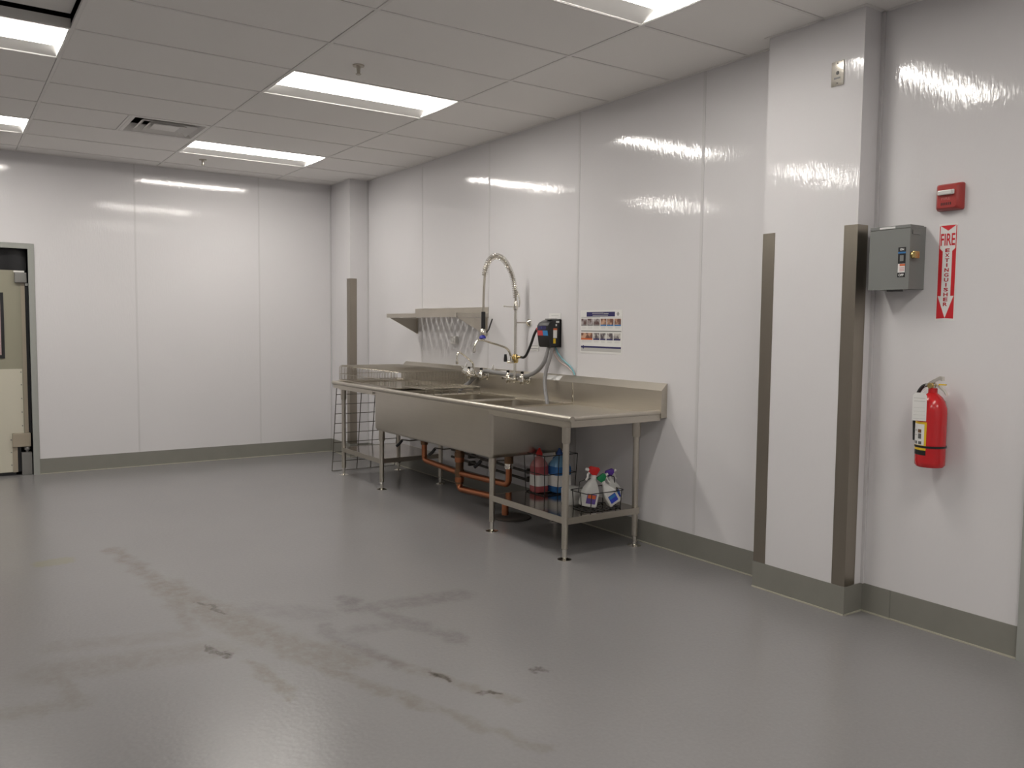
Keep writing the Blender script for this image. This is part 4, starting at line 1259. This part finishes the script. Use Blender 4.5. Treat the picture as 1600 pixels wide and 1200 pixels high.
MB().box(3.83, 3.87, 2.30, 2.36, BZ0 - 0.006, BZ0 + 0.004).build('knockout', M_PRINTTXT, sb)

# fire extinguisher
EX, EY = 3.838, 2.112
ER = 0.066
ex = thing('fire_extinguisher', 'red fire extinguisher with paper tag hanging on the wall', 'fire extinguisher', (EX, EY, 0.815))
z0 = 0.815
MB().lathe([(.040, z0), (.058, z0 + .002), (.0655, z0 + .012), (ER, z0 + .03), (ER, z0 + .255), (.064, z0 + .280), (.056, z0 + .308), (.043, z0 + .330), (.028, z0 + .343), (.020, z0 + .350), (.020, z0 + .372)], 36, (EX, EY, 0)).build('cylinder', M_RED, ex, 40)


def wrap(name, za, zb, a0, a1, m_, r=ER + 0.0006, n=18):
    """a strip of label wrapped on the cylinder; angle 0 faces the room, positive towards the back wall"""
    loops = []
    for rr in (r, r + 0.0006):
        pass
    vs_, fs_ = [], []
    for k in range(n + 1):
        a = math.radians(a0 + (a1 - a0) * k / n)
        for rr in (r, r + 0.0007):
            for z in (za, zb):
                vs_.append((EX - rr * math.cos(a), EY + rr * math.sin(a), z))
    for k in range(n):
        b = k * 4; c = b + 4
        fs_ += [(b + 2, b + 3, c + 3, c + 2), (b, c, c + 1, b + 1), (b, b + 2, c + 2, c), (b + 1, c + 1, c + 3, b + 3)]
    fs_ += [(0, 1, 3, 2), (n * 4, n * 4 + 2, n * 4 + 3, n * 4 + 1)]
    return MB().add(vs_, fs_).build(name, m_, ex, 40)


wrap('yellow_label', z0 + .082, z0 + .215, -12, 75, M_YELLOW)
wrap('pictogram_panel', z0 + .106, z0 + .205, -4, 75, M_PAPER, ER + 0.0014)
wrap('black_label', z0 + .060, z0 + .083, -12, 75, M_BLACK)
wrap('strap', z0 + .094, z0 + .104, -180, 180, M_BLACK, ER + 0.0022, 36)
for (za, zb, a0, a1, m_) in ((.110, .124, 6, 20, M_PRINTTXT), (.110, .124, 28, 40, M_PRINTTXT), (.110, .124, 48, 56, M_PRINTTXT), (.136, .160, 8, 22, M_PRINTTXT), (.164, .180, 8, 24, M_BRONZE), (.170, .178, 30, 60, M_PRINTLIGHT), (.150, .154, 30, 60, M_PRINTLIGHT)):
    wrap('pictogram', z0 + za, z0 + zb, a0, a1, m_, ER + 0.0022, 6)
vv = MB().lathe([(.016, z0 + .370), (.019, z0 + .374), (.019, z0 + .392), (.012, z0 + .396)], 16, (EX, EY, 0)).build('valve', M_CHROME, ex, 40)
# lever handles point towards the room's near end
MB().rings([[(EX + s * .011, EY + .034, z0 + .380), (EX + s * .011, EY + .034, z0 + .388)][::1] for s in (-1, 1)] if False else
           [[(EX - .011, y, z), (EX + .011, y, z), (EX + .011, y, z + h2), (EX - .011, y, z + h2)] for (y, z, h2) in ((EY + .040, z0 + .376, .006), (EY, z0 + .394, .016), (EY - .036, z0 + .412, .018), (EY - .048, z0 + .408, .020))]).build('squeeze_lever', M_CHROME, vv)
MB().rings([[(EX - .011, y, z), (EX + .011, y, z), (EX + .011, y, z + .009), (EX - .011, y, z + .009)] for (y, z) in ((EY + .02, z0 + .384), (EY - .025, z0 + .380), (EY - .055, z0 + .358), (EY - .068, z0 + .338))]).build('carry_handle', M_CHROME, vv)
MB().box(EX - .004, EX + .004, EY - .062, EY - .028, z0 + .388, z0 + .394).build('safety_pin', M_YELLOW, vv)
MB().lathe([(.014, 0), (.014, .010), (.012, .013)], 16, (EX - .016, EY, z0 + .384), 'X').build('gauge', M_BRASS, vv, 40)
MB().tube(smoothpath([(EX, EY + .012, z0 + .386), (EX - .005, EY + .045, z0 + .378), (EX - .01, EY + .068, z0 + .335), (EX - .012, EY + .076, z0 + .26), (EX - .012, EY + .074, z0 + .17), (EX - .012, EY + .072, z0 + .12)], 6), .0085, 10).build('discharge_hose', M_RUBBER, ex, 60)
MB().box(EX + .062, W - 0.0005, EY - .02, EY + .02, z0 + .05, z0 + .31).build('wall_bracket', M_IRON, ex)
# paper tag on a string, hanging in front of the cylinder
tgx, tgy, ta = EX - .073, EY + .020, math.radians(14)
tgp = MB()
prof_ = [(-.031, -.132), (.031, -.132), (.031, -.014), (.020, 0.0), (-.020, 0.0), (-.031, -.014)]
ztag = z0 + .352
tgp.rings([[(tgx + p[0] * math.sin(ta) + o_, tgy - p[0] * math.cos(ta), ztag + p[1]) for p in prof_] for o_ in (0, -.0006)])
tago = tgp.build('paper_tag', M_PAPER, ex)
for k, (za, zb) in enumerate(((-.022, -.020), (-.034, -.032), (-.058, -.057), (-.072, -.071), (-.086, -.085), (-.100, -.099))):
    MB().rings([[(tgx + p[0] * math.sin(ta) + o_, tgy - p[0] * math.cos(ta), ztag + p[1]) for p in ((-.025, za * 1.22), (.025, za * 1.22), (.025, zb * 1.22), (-.025, zb * 1.22))] for o_ in (-.0006, -.0010)]).build('printed_line', M_PRINTLIGHT, tago)
MB().tube([(tgx - .001, tgy, ztag - .006), (EX - .030, EY + .010, z0 + .372), (EX - .014, EY, z0 + .388)], .0012, 5).build('tag_string', M_WHITE, tago)
